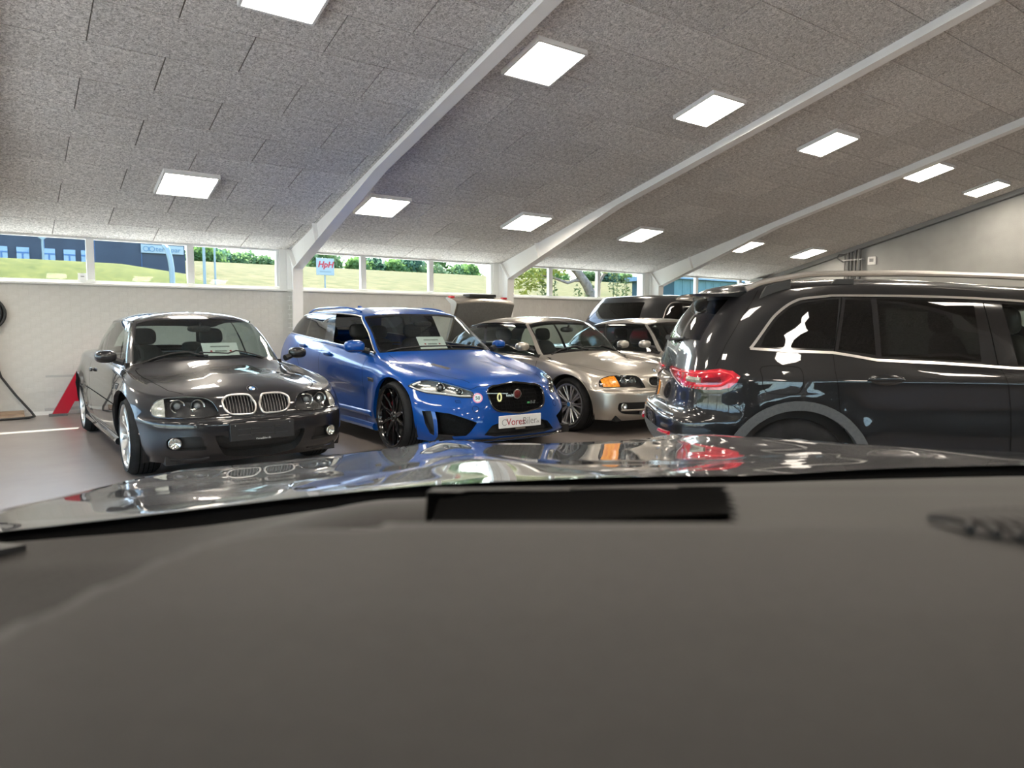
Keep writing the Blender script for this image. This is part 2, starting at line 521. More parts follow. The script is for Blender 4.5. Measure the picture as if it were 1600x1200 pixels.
# ------------------------------------------------------------------ outside
M_grass = noise_col(mat('hill grass', rough=0.9, spec=0.05), 1.6, (0.032,0.048,0.002), (0.100,0.103,0.017), detail=9, rough=0.8, sc3=(1,0.5,1))
M_field = noise_col(mat('dry meadow', rough=0.95, spec=0.05), 1.1, (0.034,0.046,0.005), (0.150,0.120,0.055), detail=10, rough=0.85, sc3=(1,0.4,1), stops=(0.40,0.60))
def hillz(x, y):
    base = 0.9 + 0.0978*(min(y, 112) - 13)
    if y > 112: base -= (y-112)*0.02
    # mound on the left that hides the foot of the dark building
    ridge = 5.15 if x < 4 else max(0, 5.15 - 0.028*(x-4)**2.0)
    m = ridge * math.exp(-((y-46)/13.0)**2) * (1.0)
    return max(base*0.62 if x < 14 and y > 30 else base, m) if x < 14 else base
g = MB(); nx, ny = 100, 70
xs_ = [-60 + 320*(i/(nx-1))**1.6 for i in range(nx)]
ys_ = [WY+0.34 + 118*(j/(ny-1))**1.7 for j in range(ny)]
def ter(x, y):
    base = 0.9 + 0.0978*(y-13)
    fx_ = 1/(1+math.exp((x-9.3-(y-46)*0.15)*1.1))
    hill = 4.78*math.exp(-((y-46)/15.0)**2)
    lo = 0.9 + 0.055*(y-13)
    h = base*(1-fx_) + fx_*max(hill, min(lo, 3.2))
    return h
vs = [(x, y, ter(x,y)) for y in ys_ for x in xs_]
fs = [(j*nx+i, j*nx+i+1, (j+1)*nx+i+1, (j+1)*nx+i) for j in range(ny-1) for i in range(nx-1)]
g.add(vs, fs)
gr = g.build('meadow', [M_field, M_grass], smooth=180)
for p in gr.data.polygons:
    p.material_index = 1 if p.center.x < 9.2+(p.center.y-46)*0.15+0.8 else 0
tag(gr, kind='structure'); gr.name = 'ground_outside'
# ground on the other sides of the building, seen only in reflections and through the shop front
M_bounce_paving = noise_col(mat('pale bounce paving', rough=0.9), 2.0, (0.66,0.65,0.63), (0.72,0.71,0.69))  # pale tone raised so that sunlight bounces up to the ceiling
og = MB().box(-160, XL-0.31, -120, 60, -0.25, -0.15).box(XL-0.31, 160, -120, YF-0.31, -0.25, -0.15).build('bounce_paving', M_bounce_paving); tag(og, kind='structure')

# ground beyond the crest, under the tree row
fg = MB().box(-60, 300, 129, 240, 9.6, 10.25).build('ground_beyond', M_field); tag(fg, kind='structure')
# unseen pale strip added outside the window wall to bounce sunlight onto the ceiling
pth = MB()
for i in range(30):
    x0 = -12 + i*1.2
    pth.bbox(x0, x0+1.18, WY+0.45, WY+6.3, -0.1, 1.02, 0.01)
pth = pth.build('bounce_path', noise_col(mat('pale bounce slabs', rough=0.9), 1.5, (0.70,0.69,0.66), (0.76,0.75,0.72))); tag(pth, kind='structure')
# dark building behind the mound
M_bld = noise_col(mat('dark blue cladding', rough=0.6), 0.8, (0.021,0.030,0.051), (0.030,0.042,0.066))
M_bwin = mat('sky blue window glass', (0.081,0.189,0.315), 0.1, spec=0.8)
M_bframe = mat('window slot', (0.04,0.12,0.28), 0.4)
M_signw = mat('pale sign board', (0.315,0.369,0.387), 0.5)
M_signt = mat('slate sign lettering', (0.10,0.20,0.30), 0.5)
bd = empty('office_building', (0, 60, 0), 0, 'dark blue flat building beyond the grass mound with a lettered sign', 'building')
MB().box(-30, 12.85, 0, 14, 2.5, 12.0).build('wall', M_bld, bd)
for k in range(14):
    MB().box(-30+k*3.06, -30+k*3.06+0.03, -0.02, 0, 2.5, 12.0).build('cladding_seam', M_bframe, bd)
def bwin(x0, x1, z0, z1):
    f = MB().box(x0, x1, -0.10, -0.0, z0, z1).build('window', M_bwin, bd)
    MB().box(x0, x1, -0.13, -0.10, z1-0.42, z1-0.32).box(x0+0.30, x0+0.40, -0.13, -0.10, z0, z1-0.42).build('glazing_bar', M_bframe, f)
for xa, xb in ((0.85,1.55), (2.05,2.78), (3.58,4.30), (4.80,5.52), (5.87,6.60), (-0.6,0.1), (-2.0,-1.3)):
    bwin(xa, xb, 5.0, 6.72)
sg = MB().box(9.75, 12.72, -0.18, -0.02, 6.80, 7.42).build('sign_board', M_signw, bd)
M_ = Matrix.Translation((11.62, -0.20, 7.10)) @ Matrix.Rotation(PI/2, 4, 'X')
text('sign_lettering', 'terrapar', 0.52, M_signt, sg, M_, 0.01)
for cx in (10.08, 10.50):
    MB().lathe([(0.15,-0.21),(0.15,-0.19),(0.20,-0.19),(0.20,-0.21),(0.15,-0.21)], 20, 'y', (cx, 0, 7.10)).build('sign_ring', M_signt, sg)
MB().box(10.27, 10.31, -0.21, -0.19, 6.92, 7.28).build('sign_bar', M_signt, sg)

# poles and lamps
M_galv = mat('galvanised steel', (0.24,0.29,0.31), 0.5, metal=0.4)
def gz(x, y): return ter(x, y)
t = empty('street_lamp', (3.22, 54, gz(3.22,54)-0.3), 0, 'slim street lamp with a winged head before the dark building', 'street lamp')
zt = 6.72 - t.location.z
MB().tube([(0,0,0),(0,0,zt)], 0.07, 8).build('pole', M_galv, t)
MB().prism([(-0.42,zt+0.30),(0.42,zt+0.30),(0.12,zt+0.05),(0,zt-0.05),(-0.12,zt+0.05)], 'y', -0.15, 0.15).build('lamp_head', M_galv, t)
t = empty('bent_pipe_post', (4.90, 25, gz(4.9,25)-0.2), 0, 'thick grey steel post with a bent top just outside the window', 'post')
zt = 3.86 - t.location.z
MB().tube([(0.05,0,0),(0.04,0,zt-0.75),(0.0,0,zt-0.4),(-0.06,0.05,zt-0.12),(-0.10,0.25,zt)], 0.085, 12).build('post', M_galv, t, smooth=True)
MB().lathe([(0.11,0.0),(0.11,0.06),(0.085,0.06)], 12, 'z', (0.05,0,0.25)).build('collar', M_galv, t)
for x, lab, r in ((8.30,'pale flagpole nearest the dark building',0.07), (8.77,'pale flagpole standing alone before the trees',0.05)):
    t = empty('flagpole', (x, 35, gz(x,35)-0.3), 0, lab, 'pole', 'pale poles on the meadow')
    MB().tube([(0,0,0),(0,0,4.0),(0,0,6.6)], [r, r*0.85, r*0.6], 8).build('shaft', M_galv, t)
    MB().lathe([(r*2.2,0.25),(r*2.2,0.40),(r,0.45)], 10, 'z').build('foot', M_galv, t)
# HpH board on the meadow
M_red = mat('red sign paint', (0.42,0.015,0.03), 0.5)
t = empty('roadside_board', (12.1, 30, gz(12.1,30)-0.3), 0, 'pale board with red slanted letters HpH on the meadow', 'sign')
z0 = -t.location.z
MB().bbox(-0.40, 0.40, -0.03, 0.03, 3.50+z0, 4.23+z0, 0.01).build('board', M_signw, t)
for sx in (0.0,): MB().box(sx-0.025, sx+0.025, 0.03, 0.08, 0, 4.1+z0).build('leg', M_galv, t)
text('lettering', 'HpH', 0.36, M_red, t, Matrix.Translation((0, -0.034, 3.95+z0)) @ Matrix.Rotation(PI/2, 4, 'X'), 0.002, 0.25, bold=0.012)
MB().box(-0.26, 0.26, -0.036, -0.03, 3.62+z0, 3.68+z0).build('caption_line', M_galv, t)

# trees: trunk plus a crown of leaves
def leaf_cloud(blobs, n, size, seed, squash=0.8):
    rnd = random.Random(seed); vs = []; fs = []
    tot = sum(b[3]**2 for b in blobs)
    for b in blobs:
        for _ in range(int(n*b[3]**2/tot)):
            d = Vector((rnd.gauss(0,1), rnd.gauss(0,1), rnd.gauss(0,1))).normalized()
            r = b[3]*(0.55+0.5*rnd.random())
            c = Vector(b[:3]) + Vector((d.x*r, d.y*r, d.z*r*squash))
            u = Vector((rnd.gauss(0,1), rnd.gauss(0,1), rnd.gauss(0,1))).normalized()
            v = u.orthogonal().normalized()
            s_ = size*(0.6+0.8*rnd.random())
            k = len(vs)
            vs += [c+u*s_, c+v*s_*0.55, c-u*s_, c-v*s_*0.55]
            fs.append((k, k+1, k+2, k+3))
    me = bpy.data.meshes.new('foliage'); me.from_pydata(vs, [], fs); return me
def leafmat(name, c0, c1, trans=(0.3,0.45,0.1)):
    m = mat(name, rough=0.7, spec=0.2); noise_col(m, 1.2, c0, c1, detail=3, stops=(0.3,0.7))
    N, L, p = nodes(m)
    tl = N.new('ShaderNodeBsdfTranslucent'); tl.inputs[0].default_value = (*trans, 1)
    mx = N.new('ShaderNodeMixShader'); mx.inputs[0].default_value = 0.4
    out = N['Material Output']
    L.new(p.outputs[0], mx.inputs[1]); L.new(tl.outputs[0], mx.inputs[2]); L.new(mx.outputs[0], out.inputs[0])
    return m
M_leafs = [leafmat('far foliage A', (0.063,0.135,0.054), (0.144,0.234,0.081), (0.180,0.306,0.090)), leafmat('far foliage B', (0.090,0.162,0.081), (0.180,0.270,0.126), (0.225,0.360,0.144)), leafmat('far foliage C', (0.045,0.108,0.081), (0.099,0.180,0.126), (0.126,0.234,0.144))]
M_bark = noise_col(mat('bark', rough=0.9), 6.0, (0.14,0.11,0.09), (0.25,0.21,0.18), bump=0.4)
rt = random.Random(3)
crowns = []
for k in range(5):
    blobs = [(0,0,5.6,2.4)] + [(rt.uniform(-2,2), rt.uniform(-2,2), rt.uniform(2.5,7.5), rt.uniform(1.0,2.0)) for _ in range(9)]
    crowns.append(leaf_cloud(blobs, 1500, 0.42, k+10))
for m_, c_ in zip(crowns, [0,1,0,1,2]): m_.materials.append(M_leafs[c_])
trunk = MB().tube([(0,0,0),(0.1,0,2),(0,0.1,4.5)], [0.28,0.22,0.1], 7).mesh('trunk'); trunk.materials.append(M_bark)
tx = 42; ti = 0
while tx < 232:
    yy = rt.choice([188, 198, 208]) + rt.uniform(-2, 2)
    # a lower stretch lets the sky through
    low = 0.72 if 106 < tx < 116 else 1.0
    s_ = rt.uniform(1.25, 1.7)*low
    t = empty('distant_tree', (tx, yy, 10.2), rt.uniform(0, 6), 'leafy green tree in the distant row beyond the meadow', 'tree', 'distant row of trees beyond the meadow')
    t.scale = (s_*1.05, s_*1.05, s_*1.02)
    c = crowns[(ti*7+ti//5) % 5]
    obj('crown', c, None, t); obj('trunk', trunk, None, t)
    tx += rt.uniform(4.6, 6.2); ti += 1

# the tree close outside the third bay
M_near = leafmat('sunlit yellow green leaves', (0.110,0.150,0.025), (0.250,0.275,0.050), (0.310,0.330,0.050))
t = empty('garden_tree', (20.55, 22, ter(20.5,22)-0.3), 0, 'leaning tree with yellow green leaves outside the third window bay', 'tree')
z0 = -t.location.z
MB().tube([(0.05,0,0),(0.0,0,2.4+z0),(-0.38,0,3.0+z0),(-0.95,0,3.55+z0),(-1.9,0.1,4.2+z0)], [0.27,0.22,0.20,0.17,0.10], 10).build('trunk', M_bark, t, smooth=True)
MB().tube([(-0.55,0,3.18+z0),(-1.0,0.1,3.15+z0),(-1.5,-0.1,3.02+z0),(-2.1,0.1,3.22+z0),(-2.8,0,3.28+z0)], [0.09,0.07,0.06,0.05,0.02], 7).build('branch', M_bark, t, smooth=True)
MB().tube([(0.1,0,2.2+z0),(0.35,0.2,2.9+z0),(0.9,0.3,3.5+z0),(1.8,0.5,3.9+z0)], [0.12,0.09,0.07,0.03], 7).build('branch', M_bark, t, smooth=True)
blobs = [(-3.6,0,3.3+z0,0.75),(-3.0,0.3,3.65+z0,0.8),(-2.4,0,3.6+z0,0.6),(-1.7,0.2,3.75+z0,0.55),(-4.4,0,3.5+z0,0.7),(-3.5,0.2,2.75+z0,0.35),(-2.9,0,2.9+z0,0.35),(-1.0,0.2,3.9+z0,0.5),(0.6,0,3.95+z0,0.55),(1.6,0.2,3.95+z0,0.6),(2.6,0,4.0+z0,0.6)]
f_ = leaf_cloud(blobs, 2600, 0.085, 77); f_.materials.append(M_near)
o = obj('foliage', f_, None, t); tag(o, kind='stuff')
# tall weeds along the window of the third bay
M_weed = leafmat('weed leaves', (0.050,0.085,0.035), (0.120,0.150,0.050), (0.150,0.200,0.060))
rw = random.Random(5)
k = 0
for x in [17.6,18.2,19.2,20.3,20.9,21.4,21.9,22.3,22.8,23.3,24.0]:
    h = rw.uniform(0.5, 0.8) + (0.55 if 20.6 < x < 22.5 else 0)
    y_ = 21.5 + rw.uniform(-0.6, 0.6)
    zb = ter(x, y_) 
    k += 1
    t = empty('tall_weed', (x, y_, zb), 0, 'tall leafy weed growing against the third window bay', 'weed', 'weeds outside the third window bay')
    hh = 2.35 + h - zb
    MB().tube([(0,0,0),(0.03,0,hh*0.5),(rw.uniform(-.1,.1),0,hh)], [0.02,0.015,0.008], 5).build('stem', M_weed, t)
    lf = leaf_cloud([(0,0,hh*0.97,0.16),(0.05,0,hh*0.85,0.2),(-0.05,0,hh*0.7,0.2),(0,0,hh*0.55,0.22)], 60, 0.07, k)
    lf.materials.append(M_weed); obj('leaves', lf, None, t)
# teal board clad shed outside the fourth bay
M_teal = noise_col(mat('teal painted boards', rough=0.7), 1.5, (0.065,0.150,0.155), (0.100,0.200,0.210))
M_roofs = mat('pale blue shed roof', (0.150,0.250,0.330), 0.5)
t = empty('garden_shed', (31, 25, 1.2), 0, 'teal board clad shed outside the far right window bay', 'shed')
me = MB().bbox(0, 0.62, -0.03, 0.0, 0, 2.55, 0.012).mesh('plank'); me.materials.append(M_teal)
for i in range(20):
    o = obj('plank', me, None, t); o.location = (-1.9+0.64*i, 0, 0)
MB().box(-1.9, 10.9, 0.0, 3.0, 0, 2.55).build('wall', mat('dark shed core', (0.03,0.07,0.08), 0.8), t)
MB().prism([(-0.3,2.55),(3.3,2.55),(3.3,2.75),(-0.3,2.95)], 'x', -2.2, 11.2).build('roof', M_roofs, t)

# ------------------------------------------------------------------ things by the long wall
M_black = mat('black rubber', (0.012,0.012,0.013), 0.45)
t = empty('hose_coil', (0.02, WY, 1.45), 0, 'black hose coiled on the white brick wall at the left edge', 'hose')
for k, (rr, dy) in enumerate([(0.20,-0.05),(0.225,-0.075),(0.18,-0.085)]):
    MB().tube([(rr*math.cos(a)+0.0, dy, rr*1.0*math.sin(a)) for a in np.linspace(0, 2*PI, 33)[:-1]], 0.019, 8, closed=True).build('hose_loop', M_black, t, smooth=True)
MB().box(-0.05, 0.05, -0.1, 0, 0.12, 0.2).build('hook', M_black, t)
MB().lathe([(0.001,-0.13),(0.04,-0.13),(0.045,-0.05),(0.001,-0.05)], 14, 'x', (0.17,-0.07,-0.21)).build('nozzle', M_black, t, smooth=True)
MB().tube([(0.0,-0.08,-0.2),(0.05,-0.09,-0.55),(0.14,-0.09,-0.88),(0.30,-0.10,-1.15),(0.46,-0.16,-1.38),(0.49,-0.28,-1.428),(0.42,-0.42,-1.433),(0.20,-0.43,-1.433),(-0.4,-0.48,-1.433)], 0.016, 8).build('trailing_hose', M_black, t, smooth=True)
M_wood = noise_col(mat('raw brown timber', rough=0.7), 5.0, (0.26,0.17,0.11), (0.40,0.29,0.20), sc3=(1,8,8), bump=0.1)
t = empty('timber_board', (0, 11.95, 0), 0, 'brown timber board lying on the floor against the wall', 'board')
MB().bbox(-1.2, 0.40, -0.10, 0.10, 0, 0.04, 0.006).build('board', M_wood, t)
MB().box(-1.2, 0.40, 0.10, 0.16, 0, 0.09).build('upstand', M_wood, t)
# big red letter A leaning on rails
M_rail = mat('brushed rail', (0.45,0.45,0.44), 0.4, metal=0.5)
M_redp = mat('red acrylic', (0.42,0.010,0.028), 0.25, coat=0.4)
t = empty('red_letter', (0.72, 11.93, 0.0), 0, 'large red letter A standing against the wall behind the black coupe', 'letter sign')
Hh = 0.93; sl = 0.47/0.88
def para(z0, z1, xo): return [(z0*sl+xo, z0), (z0*sl+xo+0.19, z0), (z1*sl+xo+0.19, z1), (z1*sl+xo, z1)]
MB().prism(para(0.035, Hh, -0.02), 'y', -0.06, 0.0).build('left_stroke', M_redp, t)
MB().prism([(1.30-x, z) for x, z in para(0.035, Hh, -0.02)], 'y', -0.06, 0.0).build('right_stroke', M_redp, t)
MB().box(0.26, 1.05, -0.055, -0.002, 0.20, 0.36).build('crossbar', M_redp, t)
MB().box(-0.05, 1.35, 0.0, 0.04, 0.55, 0.58).box(-0.08, 1.4, 0.0, 0.05, 0.075, 0.115).build('rail', M_rail, t)
MB().box(-0.04, 0.18, -0.07, 0.01, 0.0, 0.035).build('foot', M_dark, t); MB().box(1.14, 1.36, -0.07, 0.01, 0.0, 0.035).build('foot', M_dark, t)
# small paper notice on the first window
M_paper = mat('white paper', (0.85,0.85,0.84), 0.7)
t = empty('paper_notice', (1.20, WY+0.08, SILL+0.05), 0, 'small white notice stuck low on the leftmost window', 'notice')
MB().box(-0.055, 0.055, 0.0, 0.004, 0, 0.11).build('sheet', M_paper, t)
MB().box(-0.02, 0.025, -0.002, 0.0, 0.055, 0.07).build('print', M_grey, t)
# cables and thermostat on the right gable
t = empty('cable_bundle', (XR-0.06, 9.42, 0), 0, 'bundle of dark pipes and cables running up the right gable wall', 'pipes')
for i, (dy, r_) in enumerate([(-0.16,0.045),(-0.05,0.035),(0.05,0.03),(0.13,0.04),(0.21,0.02)]):
    MB().tube([(-0.06,dy,0.0),(-0.06,dy+0.01,2.4),(-0.06,dy+0.01,ceil_z(9.42+dy)-0.12)], r_, 8).build('pipe', M_dark, t, smooth=True)
MB().box(-0.1, 0.055, -0.24, 0.26, 2.93, 2.96).build('bracket', M_grey, t)
MB().tube([(-0.07,0.25,2.9),(-0.09,0.42,3.02),(-0.07,0.38,3.1),(-0.05,0.1,3.08)], 0.02, 6).build('loose_cable', M_dark, t, smooth=True)
t = empty('thermostat', (XR, 9.0, 2.90), 0, 'small white wall thermostat beside the pipes on the right gable', 'thermostat')
MB().bbox(-0.05, 0.0, -0.10, 0.10, -0.10, 0.10, 0.015).build('housing', M_white, t)
MB().box(-0.054, -0.05, -0.05, 0.05, -0.03, 0.05).build('display', M_grey, t)
# ------------------------------------------------------------------ car body tools
def _tang(P, h):
    """monotone, spacing-aware tangents for points P (n,3) with gaps h (n-1)"""
    d = (P[1:] - P[:-1]) / h[:, None]
    m = np.zeros_like(P)
    m[0] = d[0]; m[-1] = d[-1]
    a, b = d[:-1], d[1:]
    h0, h1 = h[:-1, None], h[1:, None]
    mid = (a*h1 + b*h0) / (h0 + h1)
    lim = 3*np.minimum(np.abs(a), np.abs(b))
    mid = np.sign(mid)*np.minimum(np.abs(mid), lim)
    mid[a*b <= 0] = 0
    m[1:-1] = mid
    return m

def spline(P, ts, mirror=False):
    """values on a curve through P at parameters ts (index units)"""
    P = np.asarray(P, float); n = len(P)
    if mirror:
        R = np.array([1, -1, 1.0])
        Q = np.vstack([P[1]*R, P, P[-2]*R])
        h = np.maximum(np.linalg.norm(Q[1:]-Q[:-1], axis=1), 1e-4)
        m = _tang(Q, h)[1:-1]; h = h[1:-1]
        # keep the crossing of the centre plane square
        m[0] *= np.array([0, 1, 0]); m[-1] *= np.array([0, 1, 0])
    else:
        h = np.maximum(np.linalg.norm(P[1:]-P[:-1], axis=1), 1e-4)
        m = _tang(P, h)
    out = np.empty((len(ts), 3))
    for k, t in enumerate(ts):
        i = min(int(t), n-2); u = t - i
        u2, u3 = u*u, u*u*u
        out[k] = (2*u3-3*u2+1)*P[i] + (u3-2*u2+u)*h[i]*m[i] + (-2*u3+3*u2)*P[i+1] + (u3-u2)*h[i]*m[i+1]
    return out

def inside(poly, a, b):
    c = False; n = len(poly); j = n-1
    for i in range(n):
        (x1, y1), (x2, y2) = poly[i], poly[j]
        if (y1 > b) != (y2 > b) and a < (x2-x1)*(b-y1)/(y2-y1)+x1: c = not c
        j = i
    return c

def smooth_poly(pts, n=4, closed=True):
    """Catmull-Rom through 2D points"""
    P = [Vector(p) for p in pts]; m = len(P); out = []
    for i in range(m if closed else m-1):
        p0, p1, p2, p3 = (P[(i-1) % m], P[i], P[(i+1) % m], P[(i+2) % m]) if closed else (P[max(i-1,0)], P[i], P[i+1], P[min(i+2,m-1)])
        for k in range(n):
            t = k/n
            q = 0.5*((2*p1) + (p2-p0)*t + (2*p0-5*p1+4*p2-p3)*t*t + (3*p1-p0-3*p2+p3)*t**3)
            out.append((q[0], q[1]))
    if not closed: out.append(tuple(P[-1]))
    return out

def circle_poly(cx, cz, r, n=28, rz=None):
    return [(cx + r*math.cos(2*PI*k/n), cz + (rz or r)*math.sin(2*PI*k/n)) for k in range(n)]

AX = {'side': (Vector((1,0,0)), Vector((0,0,1))), 'front': (Vector((0,1,0)), Vector((0,0,1))), 'top': (Vector((1,0,0)), Vector((0,1,0)))}

class Body:
    def __init__(s, loops, nsub=8, ksub=5, scale=(1,1,1), extra_s=(), extra_k=(), deform=None):
        P = np.array(loops, float) * np.array(scale)
        K, M = P.shape[:2]
        ts = sorted(set([round(i + j/nsub, 4) for i in range(M-1) for j in range(nsub)] + [M-1.0] + list(extra_s)))
        ks = sorted(set([round(i + j/ksub, 4) for i in range(K-1) for j in range(ksub)] + [K-1.0] + list(extra_k)))
        def thin(v, ex):
            out = []
            for t in v:
                if t not in ex and any(abs(t-e) < 0.035 for e in ex): continue
                out.append(t)
            return out
        ts = thin(ts, extra_s); ks = thin(ks, extra_k)
        A = np.array([spline(P[k], ts, True) for k in range(K)])          # K x S
        G = np.array([spline(A[:, i], ks) for i in range(len(ts))])        # S x Kf
        G[..., 1] = np.maximum(G[..., 1], 0); G[0, :, 1] = 0; G[-1, :, 1] = 0; G[:, -1, 1] = 0
        s.ts, s.ks, s.scale = ts, ks, scale
        if deform is not None: G = deform(G, ts, ks)
        s.G = G
        S, Kf = len(ts), len(ks)
        bm = s.bm = bmesh.new()
        vv = [[bm.verts.new(G[i, j]) for j in range(Kf)] for i in range(S)]
        ls = bm.faces.layers.float.new('s'); lk = bm.faces.layers.float.new('k')
        for i in range(S-1):
            for j in range(Kf-1):
                q = [vv[i][j], vv[i+1][j], vv[i+1][j+1], vv[i][j+1]]
                try: f = bm.faces.new(q)
                except ValueError: continue
                f[ls] = (ts[i]+ts[i+1])/2; f[lk] = (ks[j]+ks[j+1])/2
        bmesh.ops.remove_doubles(bm, verts=bm.verts[:], dist=2e-4)
        bmesh.ops.dissolve_degenerate(bm, edges=bm.edges[:], dist=1e-5)
        # full reference surface with smooth normals, for shading and projection
        vs = [v.co.copy() for v in bm.verts]; bm.verts.index_update()
        fsx = [[v.index for v in f.verts] for f in bm.faces]
        nv = len(vs)
        R = bmesh.new()
        full = vs + [Vector((v.x, -v.y, v.z)) for v in vs]
        rv = [R.verts.new(v) for v in full]
        for f in fsx:
            R.faces.new([rv[i] for i in f]); R.faces.new([rv[i+nv] for i in reversed(f)])
        bmesh.ops.remove_doubles(R, verts=R.verts[:], dist=1e-4)
        bmesh.ops.recalc_face_normals(R, faces=R.faces[:])
        bmesh.ops.triangulate(R, faces=R.faces[:])
        R.normal_update(); R.verts.index_update()
        s.rv = [v.co.copy() for v in R.verts]; s.rn = [v.normal.copy() for v in R.verts]
        s.rf = [[v.index for v in f.verts] for f in R.faces]
        # make sure normals point outwards
        top = max(range(len(s.rv)), key=lambda i: s.rv[i].z)
        if s.rn[top].z < 0: s.rn = [-n for n in s.rn]
        s.bvh = BVHTree.FromPolygons(s.rv, s.rf)
        R.free()
        s.names = {0: 'body'}
        s.ls, s.lk = ls, lk
    def normal_at(s, co):
        p, n, i, d = s.bvh.find_nearest(co)
        a, b, c = s.rf[i]
        A, B, C = s.rv[a], s.rv[b], s.rv[c]
        v0, v1, v2 = B-A, C-A, p-A
        d00, d01, d11, d20, d21 = v0.dot(v0), v0.dot(v1), v1.dot(v1), v2.dot(v0), v2.dot(v1)
        den = d00*d11-d01*d01
        if abs(den) < 1e-14: return s.rn[a].copy()
        v = (d11*d20-d01*d21)/den; w_ = (d00*d21-d01*d20)/den
        return (s.rn[a]*(1-v-w_) + s.rn[b]*v + s.rn[c]*w_).normalized()
    def part(s, name):
        for k, v in s.names.items():
            if v == name: return k
        k = len(s.names); s.names[k] = name; return k
    def region(s, name, cond):
        """cond(s,k,centre) -> bool"""
        k = s.part(name)
        for f in s.bm.faces:
            if cond(f[s.ls], f[s.lk], f.calc_center_median()): f.material_index = k
    def knife(s, name, poly, proj='side', cond=None, dirs=None, only=None):
        A, B = dirs if dirs else AX[proj]
        D = A.cross(B)
        bm = s.bm
        pid = s.part(name) if name else None
        amin, amax = min(p[0] for p in poly), max(p[0] for p in poly)
        bmin, bmax = min(p[1] for p in poly), max(p[1] for p in poly)
        def ext(f):
            aa = [v.co.dot(A) for v in f.verts]; bb_ = [v.co.dot(B) for v in f.verts]
            return min(aa), max(aa), min(bb_), max(bb_)
        cand = set()
        for f in bm.faces:
            c = f.calc_center_median()
            if cond and not cond(c, f.normal): continue
            if only is not None and f.material_index not in only: continue
            e = ext(f)
            if e[1] < amin or e[0] > amax or e[3] < bmin or e[2] > bmax: continue
            cand.add(f)
        n = len(poly)
        for i in range(n):
            p, q = poly[i], poly[(i+1) % n]
            da, db = q[0]-p[0], q[1]-p[1]
            if abs(da)+abs(db) < 1e-6: continue
            nrm = (D.cross(A*da + B*db)).normalized()
            co = A*p[0] + B*p[1]
            x0, x1, y0, y1 = min(p[0],q[0]), max(p[0],q[0]), min(p[1],q[1]), max(p[1],q[1])
            sel = [f for f in cand if f.is_valid and (lambda e: not (e[1] < x0-1e-5 or e[0] > x1+1e-5 or e[3] < y0-1e-5 or e[2] > y1+1e-5))(ext(f))]
            if not sel: continue
            geom = list({v for f in sel for v in f.verts}) + list({e for f in sel for e in f.edges}) + sel
            res = bmesh.ops.bisect_plane(bm, geom=geom, plane_co=co, plane_no=nrm, dist=1e-4)
            for g in res['geom']:
                if isinstance(g, bmesh.types.BMFace): cand.add(g)
        cand = {f for f in cand if f.is_valid}
        out = []
        for f in cand:
            c = f.calc_center_median()
            if inside(poly, c.dot(A), c.dot(B)):
                out.append(f)
                if pid is not None: f.material_index = pid
        return out
    def cut_away(s, poly, proj='side', cond=None):
        f = s.knife(None, poly, proj, cond)
        bmesh.ops.delete(s.bm, geom=f, context='FACES')
    def ray(s, o, d):
        h = s.bvh.ray_cast(Vector(o), Vector(d))
        return h[0]
    def on_side(s, x, z, sy=-1):
        """point of the body side at (x, z)"""
        return s.ray((x, sy*3, z), (0, -sy, 0))
    def on_front(s, y, z, sx=1):
        return s.ray((sx*4 - (0 if sx > 0 else 3), y, z), (-sx, 0, 0))
    def on_top(s, x, y):
        return s.ray((x, y, 4), (0, 0, -1))
    def split(s, parent, mats, both=()):
        """make one mesh object for each part; parts not in 'both' are made for each side separately"""
        bm = s.bm; bm.normal_update()
        out = {}
        groups = {}
        for f in bm.faces: groups.setdefault(f.material_index, []).append(f)
        for k, fs in groups.items():
            nm = s.names[k]
            if nm.startswith('_'): continue
            vid = {}; vs = []; faces = []
            for f in fs:
                for v in f.verts:
                    if v not in vid: vid[v] = len(vs); vs.append(v.co.copy())
                faces.append([vid[v] for v in f.verts])
            ns = [s.normal_at(v) for v in vs]
            f0 = fs[0]; flip = f0.normal.dot(s.normal_at(f0.calc_center_median())) < 0
            if flip: faces = [f[::-1] for f in faces]
            L = (vs, faces, ns)
            Rr = ([Vector((v.x,-v.y,v.z)) for v in vs], [f[::-1] for f in faces], [Vector((n.x,-n.y,n.z)) for n in ns])
            if nm in both:
                n0 = len(vs); mp = {}; xv = []; xn = []
                for q, v in enumerate(vs):        # the two halves share the points on the centre plane
                    if abs(v.y) < 1e-4: mp[q] = q
                    else: mp[q] = n0 + len(xv); xv.append(Rr[0][q]); xn.append(Rr[2][q])
                sets = [(L[0]+xv, L[1]+[[mp[i] for i in f] for f in Rr[1]], L[2]+xn)]
            else: sets = [Rr, L]
            for st in sets:
                me = bpy.data.meshes.new(nm)
                me.from_pydata(st[0], [], st[1]); me.update()
                me.polygons.foreach_set('use_smooth', [True]*len(me.polygons))
                me.normals_split_custom_set_from_vertices([n[:] for n in st[2]])
                o = obj(nm, me, mats.get(nm, mats['body']), parent)
                out.setdefault(nm, []).append(o)
        return out
